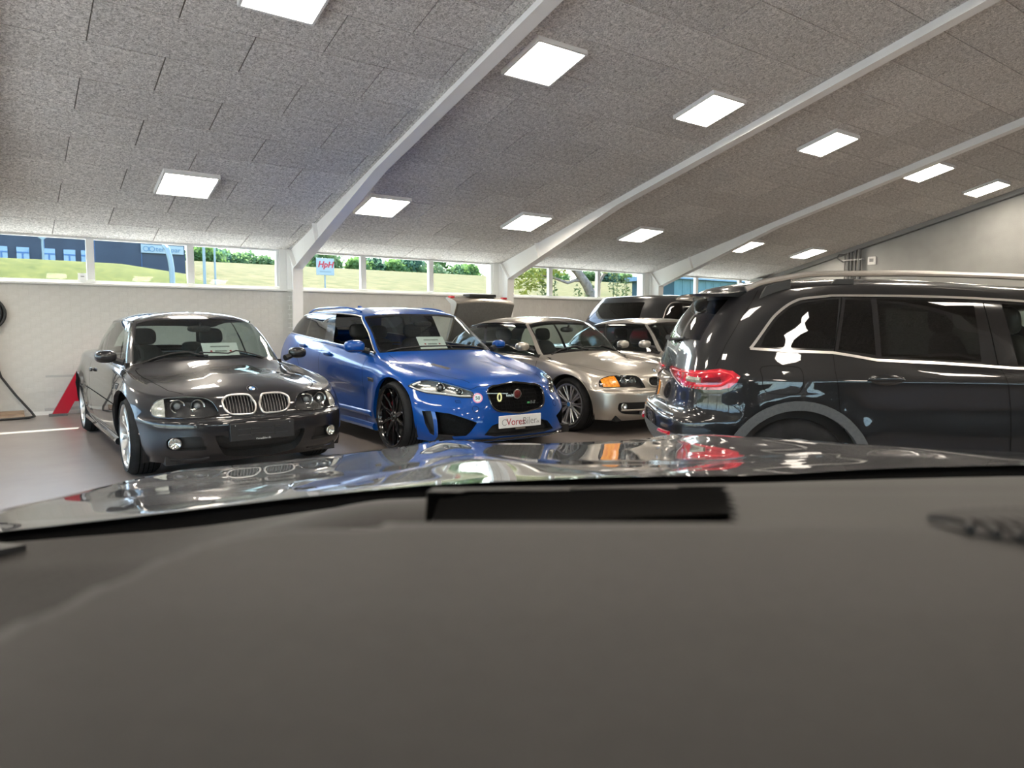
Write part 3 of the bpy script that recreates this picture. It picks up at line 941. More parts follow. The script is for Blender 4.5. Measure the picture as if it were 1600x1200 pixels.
    def offset_copy(s, o, d, name, material, parent, walls=True):
        """the same patch moved along its normals, with side walls: a recess (d<0) or a raised piece (d>0)"""
        me = o.data
        n = len(me.vertices)
        vs = [v.co.copy() for v in me.vertices]
        ns = [s.normal_at(v) for v in vs]
        v2 = [v + m*d for v, m in zip(vs, ns)]
        faces = [list(p.vertices) for p in me.polygons]
        allv = v2[:]; allf = [f[:] for f in faces]
        if walls:
            cnt = {}
            for f in faces:
                for i in range(len(f)):
                    e = (f[i], f[(i+1) % len(f)]); kk = tuple(sorted(e))
                    cnt.setdefault(kk, []).append(e)
            allv += vs
            for kk, es in cnt.items():
                if len(es) == 1:
                    a, b = es[0]; allf.append([a, b, b+n, a+n][::(1 if d < 0 else -1)])
        me2 = bpy.data.meshes.new(name); me2.from_pydata(allv, [], allf); me2.update()
        o2 = obj(name, me2, material, parent); shade(me2, 35)
        return o2
    def ribbon(s, name, pts, width, material, parent, proj='side', sy=-1, lift=0.0015, step=0.02):
        """thin strip lying on the surface along a 2D polyline"""
        P = []
        for i in range(len(pts)-1):
            a, b = Vector(pts[i]), Vector(pts[i+1]); n = max(1, int((b-a).length/step))
            for k in range(n): P.append(a.lerp(b, k/n))
        P.append(Vector(pts[-1]))
        C = []
        for p in P:
            if proj == 'side': h = s.ray((p[0], sy*3, p[1]), (0,-sy,0))
            elif proj == 'front': h = s.ray((4, p[0], p[1]), (-1,0,0))
            elif proj == 'rear': h = s.ray((-8, p[0], p[1]), (1,0,0))
            else: h = s.ray((p[0], p[1], 4), (0,0,-1))
            if h is not None: C.append(h)
        if len(C) < 2: return None
        vs = []; fs = []
        for i, c in enumerate(C):
            t = (C[min(i+1,len(C)-1)] - C[max(i-1,0)]).normalized()
            n = s.normal_at(c); u = n.cross(t).normalized()
            vs += [c + u*width/2 + n*lift, c - u*width/2 + n*lift]
            if i: fs.append((2*i-2, 2*i-1, 2*i+1, 2*i))
        me = bpy.data.meshes.new(name); me.from_pydata(vs, [], fs); me.update()
        me.polygons.foreach_set('use_smooth', [True]*len(me.polygons))
        return obj(name, me, material, parent)
    def bead(s, name, pts3, r, material, parent, n=6, closed=False, flat=1.0):
        m = MB().tube(pts3, r, n, closed=closed)
        return m.build(name, material, parent, smooth=60)

def paint(name, col, metal=0.0, rough=0.35, flake=0.0):
    m = mat(name, col, rough, metal, coat=1.0, coat_rough=0.012, spec=0.15)
    return m

M_tyre = noise_col(mat('tyre rubber', rough=0.75, spec=0.3), 12, (0.011,0.011,0.012), (0.020,0.020,0.021))
M_blackgl = mat('gloss black trim', (0.008,0.008,0.009), 0.12, coat=0.6)
M_blackm = mat('matt black plastic', (0.014,0.014,0.015), 0.55)
M_inner = mat('dark cabin lining', (0.02,0.019,0.019), 0.8)
M_seat = noise_col(mat('dark seat leather', rough=0.55), 8, (0.020,0.019,0.019), (0.032,0.031,0.031))
M_chrome = mat('chrome', (0.72,0.72,0.72), 0.12, metal=1.0)
M_satin = mat('satin aluminium', (0.62,0.60,0.57), 0.28, metal=1.0)
M_alloy = mat('silver alloy', (0.60,0.60,0.60), 0.28, metal=0.85)
M_discm = mat('brake disc steel', (0.22,0.21,0.20), 0.4, metal=0.9)
M_seam = mat('panel gap', (0.004,0.004,0.004), 0.9, spec=0.1)
M_carglass = glass('clear car glass', (0.70,0.80,0.76), ior=1.5)
M_wscreen = glass('windscreen glass', (0.62,0.70,0.68), ior=1.52)
M_privacy = glass('privacy glass', (0.035,0.037,0.038), ior=1.55)
M_lens = glass('lamp lens', (0.93,0.94,0.93), ior=1.45)
M_plateblk = mat('black plate holder', (0.010,0.010,0.011), 0.4)

def wheel(parent, pos, side, R, Rr, width, style, rim_mat, steer=0.0, hub_mat=None, caliper=None):
    """side -1: outer face towards -y"""
    o = MB()
    w2 = width/2; sw = R-Rr
    o.lathe([(Rr-0.004,-w2+0.012),(Rr+0.012,-w2+0.004),(Rr+sw*0.5,-w2-0.008),(R-0.028,-w2+0.004),(R-0.006,-w2+0.028),(R,-w2+0.055),(R,0),(R,w2-0.055),(R-0.006,w2-0.028),(R-0.03,w2),(Rr,w2-0.01)], 56, 'y')
    wl = o.build('wheel', M_tyre, parent, smooth=50)
    wl.location = pos
    wl.rotation_euler = (0, 0, (0 if side < 0 else PI) + steer)
    # tread grooves
    g = MB()
    for dy in (-0.055, -0.018, 0.018, 0.055):
        g.lathe([(R+0.0008, dy-0.004),(R+0.0008, dy+0.004)], 48, 'y')
    g.build('tread_groove', M_seam, wl)
    # barrel and lip
    m = MB()
    m.lathe([(Rr+0.006,-w2+0.006),(Rr+0.004,-w2-0.002),(Rr-0.010,-w2-0.002),(Rr-0.018,-w2+0.012),(Rr-0.026,-w2+0.05),(Rr-0.03,w2-0.02)], 56, 'y')
    yf = -w2 + 0.008
    rh = 0.052
    def spoke(a, w0, w1, r0, r1, d0, d1, bend=0.0, th=0.022):
        pts = []
        n = 7
        for k in range(n):
            t = k/(n-1); r = r0 + (r1-r0)*t
            aa = a + bend*t*t
            wd = w0 + (w1-w0)*t
            y = yf + d0 + (d1-d0)*t
            c = Vector((r*math.cos(aa), y, r*math.sin(aa))); u = Vector((-math.sin(aa), 0, math.cos(aa)))
            pts.append((c+u*wd/2+Vector((0,0.006,0)), c+u*wd*0.22, c-u*wd*0.22, c-u*wd/2+Vector((0,0.006,0)), c-u*wd/2+Vector((0,th,0)), c+u*wd/2+Vector((0,th,0))))
        vs = [p for q in pts for p in q]; fs = []
        for k in range(n-1):
            for j in range(6):
                fs.append((k*6+j, k*6+(j+1) % 6, (k+1)*6+(j+1) % 6, (k+1)*6+j))
        fs.append((0,1,2,3,4,5)); fs.append(tuple((n-1)*6+j for j in (5,4,3,2,1,0)))
        m.add(vs, fs)
    if style == 'ysplit':          # ten thin spokes that fork near the rim
        for i in range(10):
            a = 2*PI*i/10 + 0.1
            spoke(a, 0.030, 0.020, rh*0.8, Rr*0.55, 0.018, 0.012)
            spoke(a, 0.016, 0.012, Rr*0.5, Rr-0.012, 0.012, 0.002, 0.14)
            spoke(a, 0.016, 0.012, Rr*0.5, Rr-0.012, 0.012, 0.002, -0.14)
    elif style == 'twin10':        # ten pairs of straight spokes
        for i in range(10):
            a = 2*PI*i/10
            for da in (-0.085, 0.085):
                spoke(a + da*0.9, 0.020, 0.017, rh*0.85, Rr-0.012, 0.022, 0.0, da*0.5)
    elif style == 'twist':         # forked black blades with a slight twist
        for i in range(5):
            a = 2*PI*i/5 + 0.3
            spoke(a, 0.055, 0.034, rh*0.8, Rr*0.6, 0.03, 0.016)
            spoke(a, 0.030, 0.024, Rr*0.55, Rr-0.01, 0.016, 0.002, 0.26)
            spoke(a, 0.030, 0.024, Rr*0.55, Rr-0.01, 0.016, 0.002, -0.16)
            spoke(a+PI/5, 0.030, 0.022, rh*0.9, Rr-0.01, 0.03, 0.003, 0.12)
    else:
        for i in range(5):
            a = 2*PI*i/5 + 0.3
            spoke(a-0.12, 0.05, 0.04, rh, Rr-0.01, 0.02, 0.002); spoke(a+0.12, 0.05, 0.04, rh, Rr-0.01, 0.02, 0.002)
    m.lathe([(0.001, yf+0.014),(0.030, yf+0.012),(0.034, yf+0.018),(rh, yf+0.022),(rh+0.012, yf+0.045),(rh, yf+0.06)], 24, 'y')
    rim = m.build('rim', rim_mat, wl, smooth=30)
    # hub badge, bolts, brake disc, caliper
    MB().lathe([(0.001, yf+0.010),(0.026, yf+0.010),(0.028, yf+0.014)], 18, 'y').build('hub_badge', hub_mat or rim_mat, wl)
    b = MB()
    for i in range(5):
        a = 2*PI*i/5+0.2
        b.lathe([(0.001, yf+0.016),(0.008, yf+0.016),(0.008, yf+0.03)], 6, 'y', (0.043*math.cos(a), 0, 0.043*math.sin(a)))
    b.build('wheel_bolts', M_dark, wl)
    MB().lathe([(0.06, 0.0),(Rr*0.74, 0.0),(Rr*0.74, 0.025),(0.06, 0.025)], 32, 'y').build('brake_disc', M_discm, wl)
    if caliper:
        MB().lathe([(Rr*0.5,-0.02),(Rr*0.76,-0.02),(Rr*0.78,0.05),(Rr*0.5,0.05)], 8, 'y', a0=2.4, a1=3.5).build('brake_caliper', caliper, wl)
    MB().lathe([(0.001, w2-0.03),(Rr-0.025, w2-0.03)], 24, 'y').build('wheel_back', M_blackm, wl)
    return wl

def arch_xz(cx, cz, R, rf, a):
    c = math.cos(a)
    return cx + (rf if c > 0 else R)*c, cz + R*math.sin(a)
def arch_poly(cx, cz, R, rf):
    return [arch_xz(cx, cz, R, rf, a) for a in np.linspace(-0.5, PI+0.5, 30)] + [(cx-0.3, -0.2), (cx+0.3, -0.2)]
def arch(body, parent, cx, cz, R, sy, yout, depth, lip_mat, a0=-0.15, a1=PI+0.15, lipw=0.035, flat=None, rf=None, liner=None):
    """inner liner and folded lip of a wheel arch"""
    n = 30; P = []
    for k in range(n+1):
        a = a0 + (a1-a0)*k/n
        x, z = arch_xz(cx, cz, R, rf or R, a)
        h = body.on_side(x, z, sy)
        if h is not None: P.append(h)
    vs = []; fs = []
    for i, p in enumerate(P):
        vs += [p + Vector((0, sy*0.004, 0)), Vector((p.x, p.y - sy*lipw, p.z))]
        if i: fs.append((2*i-2, 2*i-1, 2*i+1, 2*i))
    me = bpy.data.meshes.new('arch_lip'); me.from_pydata(vs, [], fs); me.update()
    me.polygons.foreach_set('use_smooth', [True]*len(me.polygons))
    obj('arch_lip', me, lip_mat, parent)
    m = MB()
    y0, y1 = sy*(yout-0.03), sy*(yout-depth)
    nn = 24; vs = []; fs = []
    for k in range(nn+1):
        a = a0-0.25 + (a1-a0+0.5)*k/nn
        x, z = arch_xz(cx, cz, R+0.012, (rf or R)+0.012, a)
        vs += [(x, y0, max(z, 0.12)), (x, y1, max(z, 0.12))]
        if k: fs.append((2*k-2, 2*k-1, 2*k+1, 2*k))
    m.add(vs, fs)
    m.add([(cx, y1, cz)] + [vs[2*k+1] for k in range(nn+1)], [(0, k+1, k+2) for k in range(nn)])
    m.build('arch_liner', liner or M_blackm, parent)

def blob(parent, name, material, c, size, power=2.6, seg=24, rings=14, shear=(0,0), taper=0.0, loc=None):
    """rounded pad: superellipsoid"""
    def sg(v, p): return math.copysign(abs(v)**p, v)
    e = 2.0/power
    vs = []; fs = []
    for j in range(rings+1):
        ph = -PI/2 + PI*j/rings
        for i in range(seg):
            th = 2*PI*i/seg
            x = sg(math.cos(ph), e)*sg(math.cos(th), e); y = sg(math.cos(ph), e)*sg(math.sin(th), e); z = sg(math.sin(ph), e)
            tf = 1 - taper*(z+1)/2
            vs.append((c[0]+size[0]*x*tf + shear[0]*z*size[2], c[1]+size[1]*y*tf + shear[1]*z*size[2], c[2]+size[2]*z))
    for j in range(rings):
        for i in range(seg):
            fs.append((j*seg+i, j*seg+(i+1) % seg, (j+1)*seg+(i+1) % seg, (j+1)*seg+i))
    me = bpy.data.meshes.new(name); me.from_pydata(vs, [], fs); me.update()
    bm = bmesh.new(); bm.from_mesh(me); bmesh.ops.remove_doubles(bm, verts=bm.verts[:], dist=1e-5); bmesh.ops.recalc_face_normals(bm, faces=bm.faces[:]); bm.to_mesh(me); bm.free()
    o = obj(name, me, material, parent, smooth=True)
    return o

def seat(parent, x, y, zb, h=0.58, w=0.25, material=None):
    m = material or M_seat
    c = blob(parent, 'seat', m, (x, y, zb+0.09), (0.26, w, 0.085), 4)
    b = blob(parent, 'seat_back', m, (x-0.30, y, zb+0.12+h/2), (0.085, w*0.97, h/2+0.06), 3.4, shear=(-0.22, 0), taper=0.16)
    hd = blob(parent, 'headrest', m, (x-0.40, y, zb+h+0.27), (0.055, 0.13, 0.095), 3, shear=(-0.15, 0))
    for s_ in (-0.05, 0.05):
        MB().tube([(x-0.36, y+s_, zb+h+0.10), (x-0.39, y+s_, zb+h+0.22)], 0.008, 6).build('headrest_post', M_satin, parent)

def steering(parent, x, y, z, r=0.185):
    vs = []
    for k in range(28):
        a = 2*PI*k/28
        vs.append((x - r*math.cos(a)*0.40, y + r*math.sin(a), z + r*math.cos(a)*0.92))
    o = MB().tube(vs, 0.016, 8, closed=True).build('steering_wheel', M_seat, parent, smooth=80)
    MB().tube([(x, y-r, z), (x, y+r, z)], 0.018, 6).tube([(x+0.005, y, z), (x+r*0.4, y, z-r*0.92)], 0.018, 6).build('wheel_spokes', M_seat, o)
    blob(o, 'airbag_pad', M_seat, (x-0.01, y, z), (0.035, 0.075, 0.065), 3)

def door_mirror(parent, pm, c, size, sy, arm_to, lip=None, glassy=True, small=1.0):
    size = tuple(v*small for v in size)
    o = blob(parent, 'door_mirror', pm, c, size, 2.7, shear=(0.0, 0))
    MB().tube([(c[0]+0.01, c[1]-sy*size[1]*0.75, c[2]-size[2]*0.55), arm_to], [0.028, 0.034], 8).build('mirror_arm', M_blackm, o, smooth=True)
    m = MB().lathe([(0.001, 0), (0.90, 0)], 24, 'x')
    m.v = [(c[0]-size[0]*0.72, c[1]+v[1]*size[1]*0.82, c[2]+v[2]*size[2]*0.82) for v in m.v]
    m.build('mirror_glass', M_chrome, o)
    if lip:
        MB().bbox(c[0]-0.02, c[0]+size[0]*0.93, c[1]-size[1]*0.8, c[1]+size[1]*0.8, c[2]-size[2]*0.72, c[2]-size[2]*0.58, 0.006).build('mirror_trim', lip, o)
    return o

def price_card(parent_name, loc, rz, label, w=0.36, h=0.22):
    t = empty('price_card', loc, rz, label, 'card', 'white price cards on the dashboards')
    m = MB().box(-0.003, 0.0, -w/2, w/2, 0, h); o = m.build('card', M_paper, t); o.rotation_euler = (0, -0.75, 0)
    pr = MB().box(0.0005, 0.0015, -w*0.27, w*0.27, h*0.72, h*0.80).box(0.0005,0.0015,-w*0.17,w*0.17,h*0.42,h*0.52)
    q = pr.build('print', M_grey, o)
    d = MB()
    for s_ in (-1, 1): d.lathe([(0.0005, 0.0015), (w*0.036, 0.0015)], 10, 'x', (0, s_*w*0.27, h*0.47))
    d.build('red_dot', M_red, o)
    return t
# ------------------------------------------------------------------ two-door coupe (used three times with different trim)
# longitudinal stations s0..s12 run round the half body from nose centre to tail centre; loops run from sill to roof centre
E46 = [
 # 0 lower edge
 [(.70,0,.175),(.69,.33,.175),(.62,.60,.175),(.52,.735,.18),(.38,.80,.18),(0,.842,.19),(-.65,.835,.19),(-1.5,.835,.19),(-2.45,.842,.20),(-3.15,.81,.24),(-3.50,.70,.27),(-3.62,.42,.27),(-3.65,0,.27)],
 # 1
 [(.765,0,.25),(.752,.33,.25),(.680,.61,.25),(.560,.760,.25),(.395,.835,.26),(0,.868,.29),(-.65,.866,.30),(-1.5,.866,.30),(-2.45,.868,.31),(-3.18,.838,.33),(-3.56,.73,.34),(-3.69,.44,.34),(-3.72,0,.34)],
 # 2 bumper face
 [(.790,0,.40),(.778,.33,.40),(.705,.62,.40),(.575,.775,.40),(.400,.852,.41),(0,.878,.45),(-.65,.878,.47),(-1.5,.878,.48),(-2.45,.88,.48),(-3.2,.85,.48),(-3.60,.74,.48),(-3.73,.45,.48),(-3.76,0,.48)],
 # 3 top of bumper
 [(.782,0,.505),(.770,.33,.505),(.698,.62,.505),(.568,.775,.508),(.398,.854,.515),(0,.879,.55),(-.65,.879,.585),(-1.5,.879,.60),(-2.45,.881,.60),(-3.2,.85,.58),(-3.59,.738,.55),(-3.71,.45,.55),(-3.74,0,.55)],
 # 4 step behind the bumper
 [(.730,0,.522),(.718,.33,.522),(.645,.61,.524),(.530,.765,.528),(.385,.852,.540),(0,.876,.58),(-.65,.878,.63),(-1.5,.878,.645),(-2.45,.879,.65),(-3.2,.848,.63),(-3.57,.734,.585),(-3.69,.45,.58),(-3.72,0,.58)],
 # 5 lamps
 [(.695,0,.60),(.683,.33,.60),(.605,.60,.605),(.485,.755,.61),(.350,.842,.628),(0,.868,.67),(-.65,.872,.735),(-1.5,.872,.75),(-2.45,.873,.76),(-3.2,.842,.75),(-3.55,.73,.70),(-3.67,.45,.69),(-3.70,0,.69)],
 # 6 bonnet edge and shoulder
 [(.650,0,.675),(.636,.33,.675),(.550,.59,.682),(.420,.735,.695),(.28,.812,.722),(-.02,.842,.775),(-.68,.846,.84),(-1.5,.846,.862),(-2.45,.842,.888),(-3.18,.80,.905),(-3.50,.695,.91),(-3.61,.43,.915),(-3.64,0,.92)],
 # 7
 [(.605,0,.708),(.592,.33,.706),(.505,.58,.702),(.375,.72,.710),(.22,.795,.738),(-.08,.825,.792),(-.72,.832,.856),(-1.5,.834,.878),(-2.43,.828,.904),(-3.12,.785,.925),(-3.44,.685,.932),(-3.56,.425,.938),(-3.59,0,.942)],
 # 8 bonnet and shoulder top
 [(.36,0,.785),(.35,.33,.778),(.28,.56,.755),(.18,.675,.755),(.03,.745,.782),(-.28,.785,.832),(-.87,.798,.874),(-1.5,.803,.890),(-2.4,.795,.918),(-3.0,.745,.942),(-3.26,.655,.955),(-3.38,.40,.965),(-3.41,0,.968)],
 # 9 glass base
 [(-.42,0,.925),(-.44,.33,.918),(-.52,.57,.898),(-.62,.70,.880),(-.78,.742,.878),(-1.0,.757,.884),(-1.35,.764,.893),(-1.75,.764,.905),(-2.3,.750,.925),(-2.66,.712,.948),(-2.88,.61,.968),(-2.99,.36,.985),(-3.03,0,.99)],
 # 10 mid glass
 [(-.72,0,1.170),(-.735,.31,1.163),(-.79,.535,1.140),(-.86,.640,1.124),(-1.00,.672,1.120),(-1.18,.685,1.120),(-1.48,.692,1.124),(-1.84,.692,1.126),(-2.25,.676,1.124),(-2.53,.640,1.124),(-2.70,.545,1.130),(-2.76,.33,1.146),(-2.78,0,1.15)],
 # 11 roof edge
 [(-1.00,0,1.342),(-1.012,.28,1.336),(-1.045,.465,1.316),(-1.095,.548,1.296),(-1.22,.578,1.302),(-1.37,.592,1.310),(-1.62,.598,1.315),(-1.90,.598,1.310),(-2.16,.584,1.290),(-2.34,.548,1.262),(-2.45,.46,1.255),(-2.47,.28,1.272),(-2.475,0,1.278)],
 # 12
 [(-1.13,0,1.374),(-1.14,.24,1.369),(-1.18,.38,1.356),(-1.23,.44,1.347),(-1.33,.46,1.351),(-1.45,.47,1.357),(-1.65,.475,1.364),(-1.88,.475,1.360),(-2.08,.465,1.344),(-2.20,.43,1.325),(-2.28,.36,1.320),(-2.30,.22,1.328),(-2.305,0,1.332)],
 # 13 roof centre line
 [(-1.32,0,1.395),(-1.33,0,1.395),(-1.36,0,1.397),(-1.40,0,1.399),(-1.48,0,1.402),(-1.56,0,1.404),(-1.70,0,1.405),(-1.84,0,1.401),(-1.95,0,1.394),(-2.02,0,1.387),(-2.06,0,1.380),(-2.08,0,1.375),(-2.09,0,1.373)],
]

def make_coupe(name, label, cat, group, loc, yaw, scale, var, pm, glass_side=None):
    sx, sy_, sz = scale
    car = empty(name, loc, yaw, label, cat, group)
    FW, RW = 0.0, -2.725*sx
    R = 0.325*sz
    def deform(G, ts, ks):
        X, Y, Z = G[..., 0], G[..., 1], G[..., 2]
        kk = np.array(ks)[None, :]
        side = np.clip((Y/sy_ - 0.55)/0.2, 0, 1) * (kk < 8.6)
        amp = 0.030 if var == 'm' else 0.010
        for wx in (FW, RW):
            r = np.sqrt((X-wx)**2 + (Z-R)**2)
            f = np.exp(-((r-0.385*sz)/0.10)**2) * np.clip((Z-0.25)/0.15, 0, 1)
            if var == 'm': f = f + 0.5*np.exp(-((r-0.36*sz)/0.05)**2)
            G[..., 1] += amp*f*side
        # bonnet relief
        hood = (kk > 7.0) & (kk < 9.0) & (np.array(ts)[:, None] < 3.6)
        xr = X/sx
        if var == 'm':
            ax = np.clip((0.50-xr)/0.35, 0, 1)*np.clip((xr+0.52)/0.22, 0, 1)
            b = 1/(1+np.exp((np.abs(Y/sy_) - 0.165 - 0.14*np.clip(0.45-xr,0,1))/0.020))
            G[..., 2] += hood*0.019*b*ax
        else:
            ax = np.clip((0.60-xr)/0.3, 0, 1)*np.clip((xr+0.5)/0.2, 0, 1)
            b = 1/(1+np.exp((np.abs(Y/sy_) - 0.25 - 0.22*np.clip(0.5-xr,0,1))/0.03))
            G[..., 2] += hood*0.010*b*ax
        return G
    B = Body(E46, 7, 4, scale, extra_s=(2.72, 2.84, 3.22, 6.88, 7.02, 9.42, 10.5, 10.62), extra_k=(9.06, 9.16, 10.80, 10.92), deform=deform)
    # glass from the surface lines
    B.region('windscreen_border', lambda s, k, c: s < 2.84 and 9.06 < k < 10.92)
    B.region('windscreen', lambda s, k, c: s < 2.72 and 9.16 < k < 10.80)
    B.region('_door_opening', lambda s, k, c: 3.22 < s < 6.88 and 9.06 < k < 10.92)
    B.region('_quarter', lambda s, k, c: 7.02 < s < 9.42 and 9.06 < k < 10.92)
    B.region('window_pillar', lambda s, k, c: 6.88 < s < 7.02 and 9.06 < k < 10.92)
    B.names = {k: {'_door_opening': 'door_window', '_quarter': 'quarter_window'}.get(v, v) for k, v in B.names.items()}
    B.region('rear_window', lambda s, k, c: s > 10.5 and 9.16 < k < 10.80)
    # wheel openings
    RA = 0.388*sz if var == 'm' else 0.365*sz
    RF = 0.53 if var == 'm' else 0.43
    sidec = lambda c, n: c.y > 0.5*sy_ and abs(n.y) > 0.25
    for wx in (FW, RW):
        poly = arch_poly(wx, R, RA, RF if wx == FW else RA)
        B.cut_away(poly, 'side', sidec)
    frontc = lambda c, n: c.x > 0.2*sx and c.z < 0.80*sz
    lampdir = AX['front']
    F = FEAT[var]
    both = ['body', 'windscreen', 'windscreen_border', 'rear_window']
    recess = []
    for nm, poly, dr, depth, m_, bt in F['cuts']:
        d_ = lampdir if dr == 'lamp' else AX[dr]
        cc = frontc if dr != 'side' else sidec
        B.knife(nm, poly, dirs=d_, cond=cc, only=[B.part('headlight')] if nm == 'corner_lamp' else None)
        if bt: both.append(nm)
        recess.append((nm, depth, m_))
    gm = {'body': pm, 'windscreen': M_wscreen, 'windscreen_border': M_blackgl, 'door_window': glass_side or M_carglass, 'quarter_window': glass_side or M_carglass, 'window_pillar': M_blackgl, 'rear_window': M_wscreen}
    for nm, depth, m_ in recess: gm[nm] = m_
    P = B.split(car, gm, both)
    for nm, depth, m_ in recess:
        if depth == 0: continue
        for o in P[nm]:
            hm = F['house'].get(nm, M_blackm)
            B.offset_copy(o, -depth, nm + '_housing', hm, o)
    # hollow recess parts: grille and intakes keep only their housing
    for nm in F['hollow']:
        for o in P[nm]:
            h = [c for c in o.children][0]
            old = o.data; o.data = h.data; o.data.materials.clear(); o.data.materials.append(F['house'].get(nm, M_blackm))
            bpy.data.objects.remove(h)
    return car, B, P, (FW, RW, R, RA)

def coupe_common(car, B, P, dims, scale, var, pm, rim_style, rim_mat, hub_mat=None):
    sx, sy_, sz = scale
    FW, RW, R, RA = dims
    Rr = 0.262*sz if var == 'm' else 0.246*sz
    yo = (0.872 if var == 'm' else 0.850)*sy_
    for s_ in (-1, 1):
        for wx in (FW, RW):
            wheel(car, (wx, s_*(yo-0.115), R), s_, R, Rr, 0.235, rim_style, rim_mat, hub_mat=hub_mat)
            arch(B, car, wx, R, RA, s_, 0.86*sy_, 0.36, pm, rf=(0.53 if var == 'm' else 0.43) if wx == FW else None)
    # floor pan
    MB().box(-3.55*sx, 0.62*sx, -0.70*sy_, 0.70*sy_, 0.17, 0.24).build('underbody', M_blackm, car)
    # lining of the cabin
    me = MB()
    G = B.G; S, K = G.shape[:2]
    vs = []; fs = []
    idx = {}
    for i in range(0, S):
        for j in range(K):
            if B.ks[j] < 10.9: continue
            idx[(i,j)] = len(vs); p = Vector(G[i,j]); n = B.normal_at(p); vs.append(p - n*0.025)
    for (i, j) in list(idx):
        if (i+1,j) in idx and (i+1,j+1) in idx and (i,j+1) in idx:
            fs.append((idx[(i,j)], idx[(i,j+1)], idx[(i+1,j+1)], idx[(i+1,j)]))
    n0 = len(vs)
    vs2 = [Vector((v.x, -v.y, v.z)) for v in vs]
    me.add(vs, fs); me.add(vs2, fs)
    me.build('headlining', M_inner, car)
    # cabin: door cards, dash, seats, shelf
    for s_ in (-1, 1):
        MB().box(-2.6*sx, -0.65*sx, s_*0.70*sy_, s_*0.74*sy_, 0.25, 0.90*sz).build('door_card', M_inner, car)
        seat(car, -1.45*sx, s_*0.36*sy_, 0.30*sz)
    MB().prism([(-0.50*sx,0.86*sz),(-0.72*sx,0.895*sz),(-1.0*sx,0.87*sz),(-1.05*sx,0.70*sz),(-0.5*sx,0.5*sz)], 'y', -0.68*sy_, 0.68*sy_).build('dashboard', M_inner, car)
    blob(car, 'instrument_hood', M_inner, (-0.88*sx, 0.36*sy_, 0.89*sz), (0.12, 0.19, 0.055), 3)
    steering(car, -1.10*sx, 0.36*sy_, 0.80*sz)
    blob(car, 'rear_bench', M_seat, (-2.15*sx, 0, 0.42*sz), (0.25, 0.58*sy_, 0.10), 4)
    blob(car, 'rear_seat_back', M_seat, (-2.42*sx, 0, 0.68*sz), (0.10, 0.60*sy_, 0.27), 4, shear=(-0.25, 0))
    MB().box(-3.0*sx, -2.45*sx, -0.62*sy_, 0.62*sy_, 0.90*sz, 0.915*sz).build('parcel_shelf', M_inner, car)
    for s_ in (-0.33, 0.33): blob(car, 'rear_headrest', M_seat, (-2.50*sx, s_*sy_, 0.985*sz), (0.05, 0.12, 0.07), 3)
    # rear view mirror
    blob(car, 'rear_view_mirror', M_blackm, (-0.93*sx, 0, 1.215*sz), (0.03, 0.115, 0.035), 3)
    MB().tube([(-0.91*sx,0,1.245*sz),(-0.89*sx,0,1.275*sz)], 0.014, 6).build('mirror_stalk', M_blackm, car)
    # belt strip and window seals
    def line(k, s0, s1, off=0.002):
        pts = []
        kv = min(range(len(B.ks)), key=lambda j: abs(B.ks[j]-k))
        for i, t in enumerate(B.ts):
            if s0 <= t <= s1:
                p = Vector(B.G[i, kv]); pts.append(p + B.normal_at(p)*off)
        return pts
    for s_ in (-1, 1):
        for k, nm in ((9.06, 'belt_strip'), (10.92, 'roof_seal')):
            pts = [Vector((p.x, s_*p.y, p.z)) for p in line(k, 3.22, 9.42)]
            MB().tube(pts, 0.008, 6).build(nm, M_blackgl, car, smooth=True)
        # panel gaps
        for nm, pl in (('door_gap', [(-0.55*sx,0.845*sz),(-0.56*sx,0.6*sz),(-0.55*sx,0.30*sz),(-0.52*sx,0.23*sz)]),
                       ('door_gap', [(-1.98*sx,0.865*sz),(-2.02*sx,0.62*sz),(-1.97*sx,0.40*sz),(-1.86*sx,0.24*sz)]),
                       ('rub_strip', [(-0.42*sx,0.545*sz),(-2.28*sx,0.575*sz)]) if var == 'm' else ('sill_gap', [(-0.42*sx,0.245*sz),(-2.28*sx,0.25*sz)])):
            B.ribbon(nm, pl, 0.006 if nm != 'rub_strip' else 0.010, M_seam, car, 'side', s_)
        # door handle
        h = B.on_side(-1.78*sx, 0.735*sz, s_)
        o = blob(car, 'door_handle', pm, (h.x, h.y + s_*0.018, h.z+0.055), (0.10, 0.018, 0.022), 3)
    # bonnet shut line
    for s_ in (-1, 1):
        pts = [(-0.50*sx, s_*0.685*sy_), (-0.2*sx, s_*0.675*sy_), (0.15*sx, s_*0.655*sy_), (0.40*sx, s_*0.61*sy_), (0.53*sx, s_*0.53*sy_)]
        B.ribbon('bonnet_gap', pts, 0.007, M_seam, car, 'top')
    # wipers
    for y0, y1 in ((0.50, -0.12), (-0.05, -0.62)):
        pts = []
        for t in np.linspace(0, 1, 8):
            y = (y0 + (y1-y0)*t)*sy_
            h = B.on_top((-0.505 - 0.035*t + (0.04 if abs(y) < 0.2 else 0))*sx, y)
            pts.append((h.x, h.y, h.z+0.012))
        MB().tube(pts, 0.008, 6).build('wiper', M_blackm, car)
    # scuttle strip under the glass
    return car
M_amber = mat('amber lamp glass', (0.85,0.30,0.02), 0.15, coat=0.8)
M_amberref = noise_col(mat('amber reflector', rough=0.25, coat=0.5), 38, (0.70,0.16,0.0), (1.0,0.42,0.03))
M_corner = noise_col(mat('clear corner lamp', rough=0.2, coat=0.6), 30, (0.20,0.20,0.17), (0.42,0.42,0.36))
M_lampin = mat('dark lamp interior', (0.03,0.03,0.033), 0.25, metal=0.4)
M_reflect = mat('lamp reflector', (0.80,0.80,0.78), 0.10, metal=1.0)
M_bulb = mat('projector glass', (0.20,0.22,0.24), 0.04, coat=1.0)
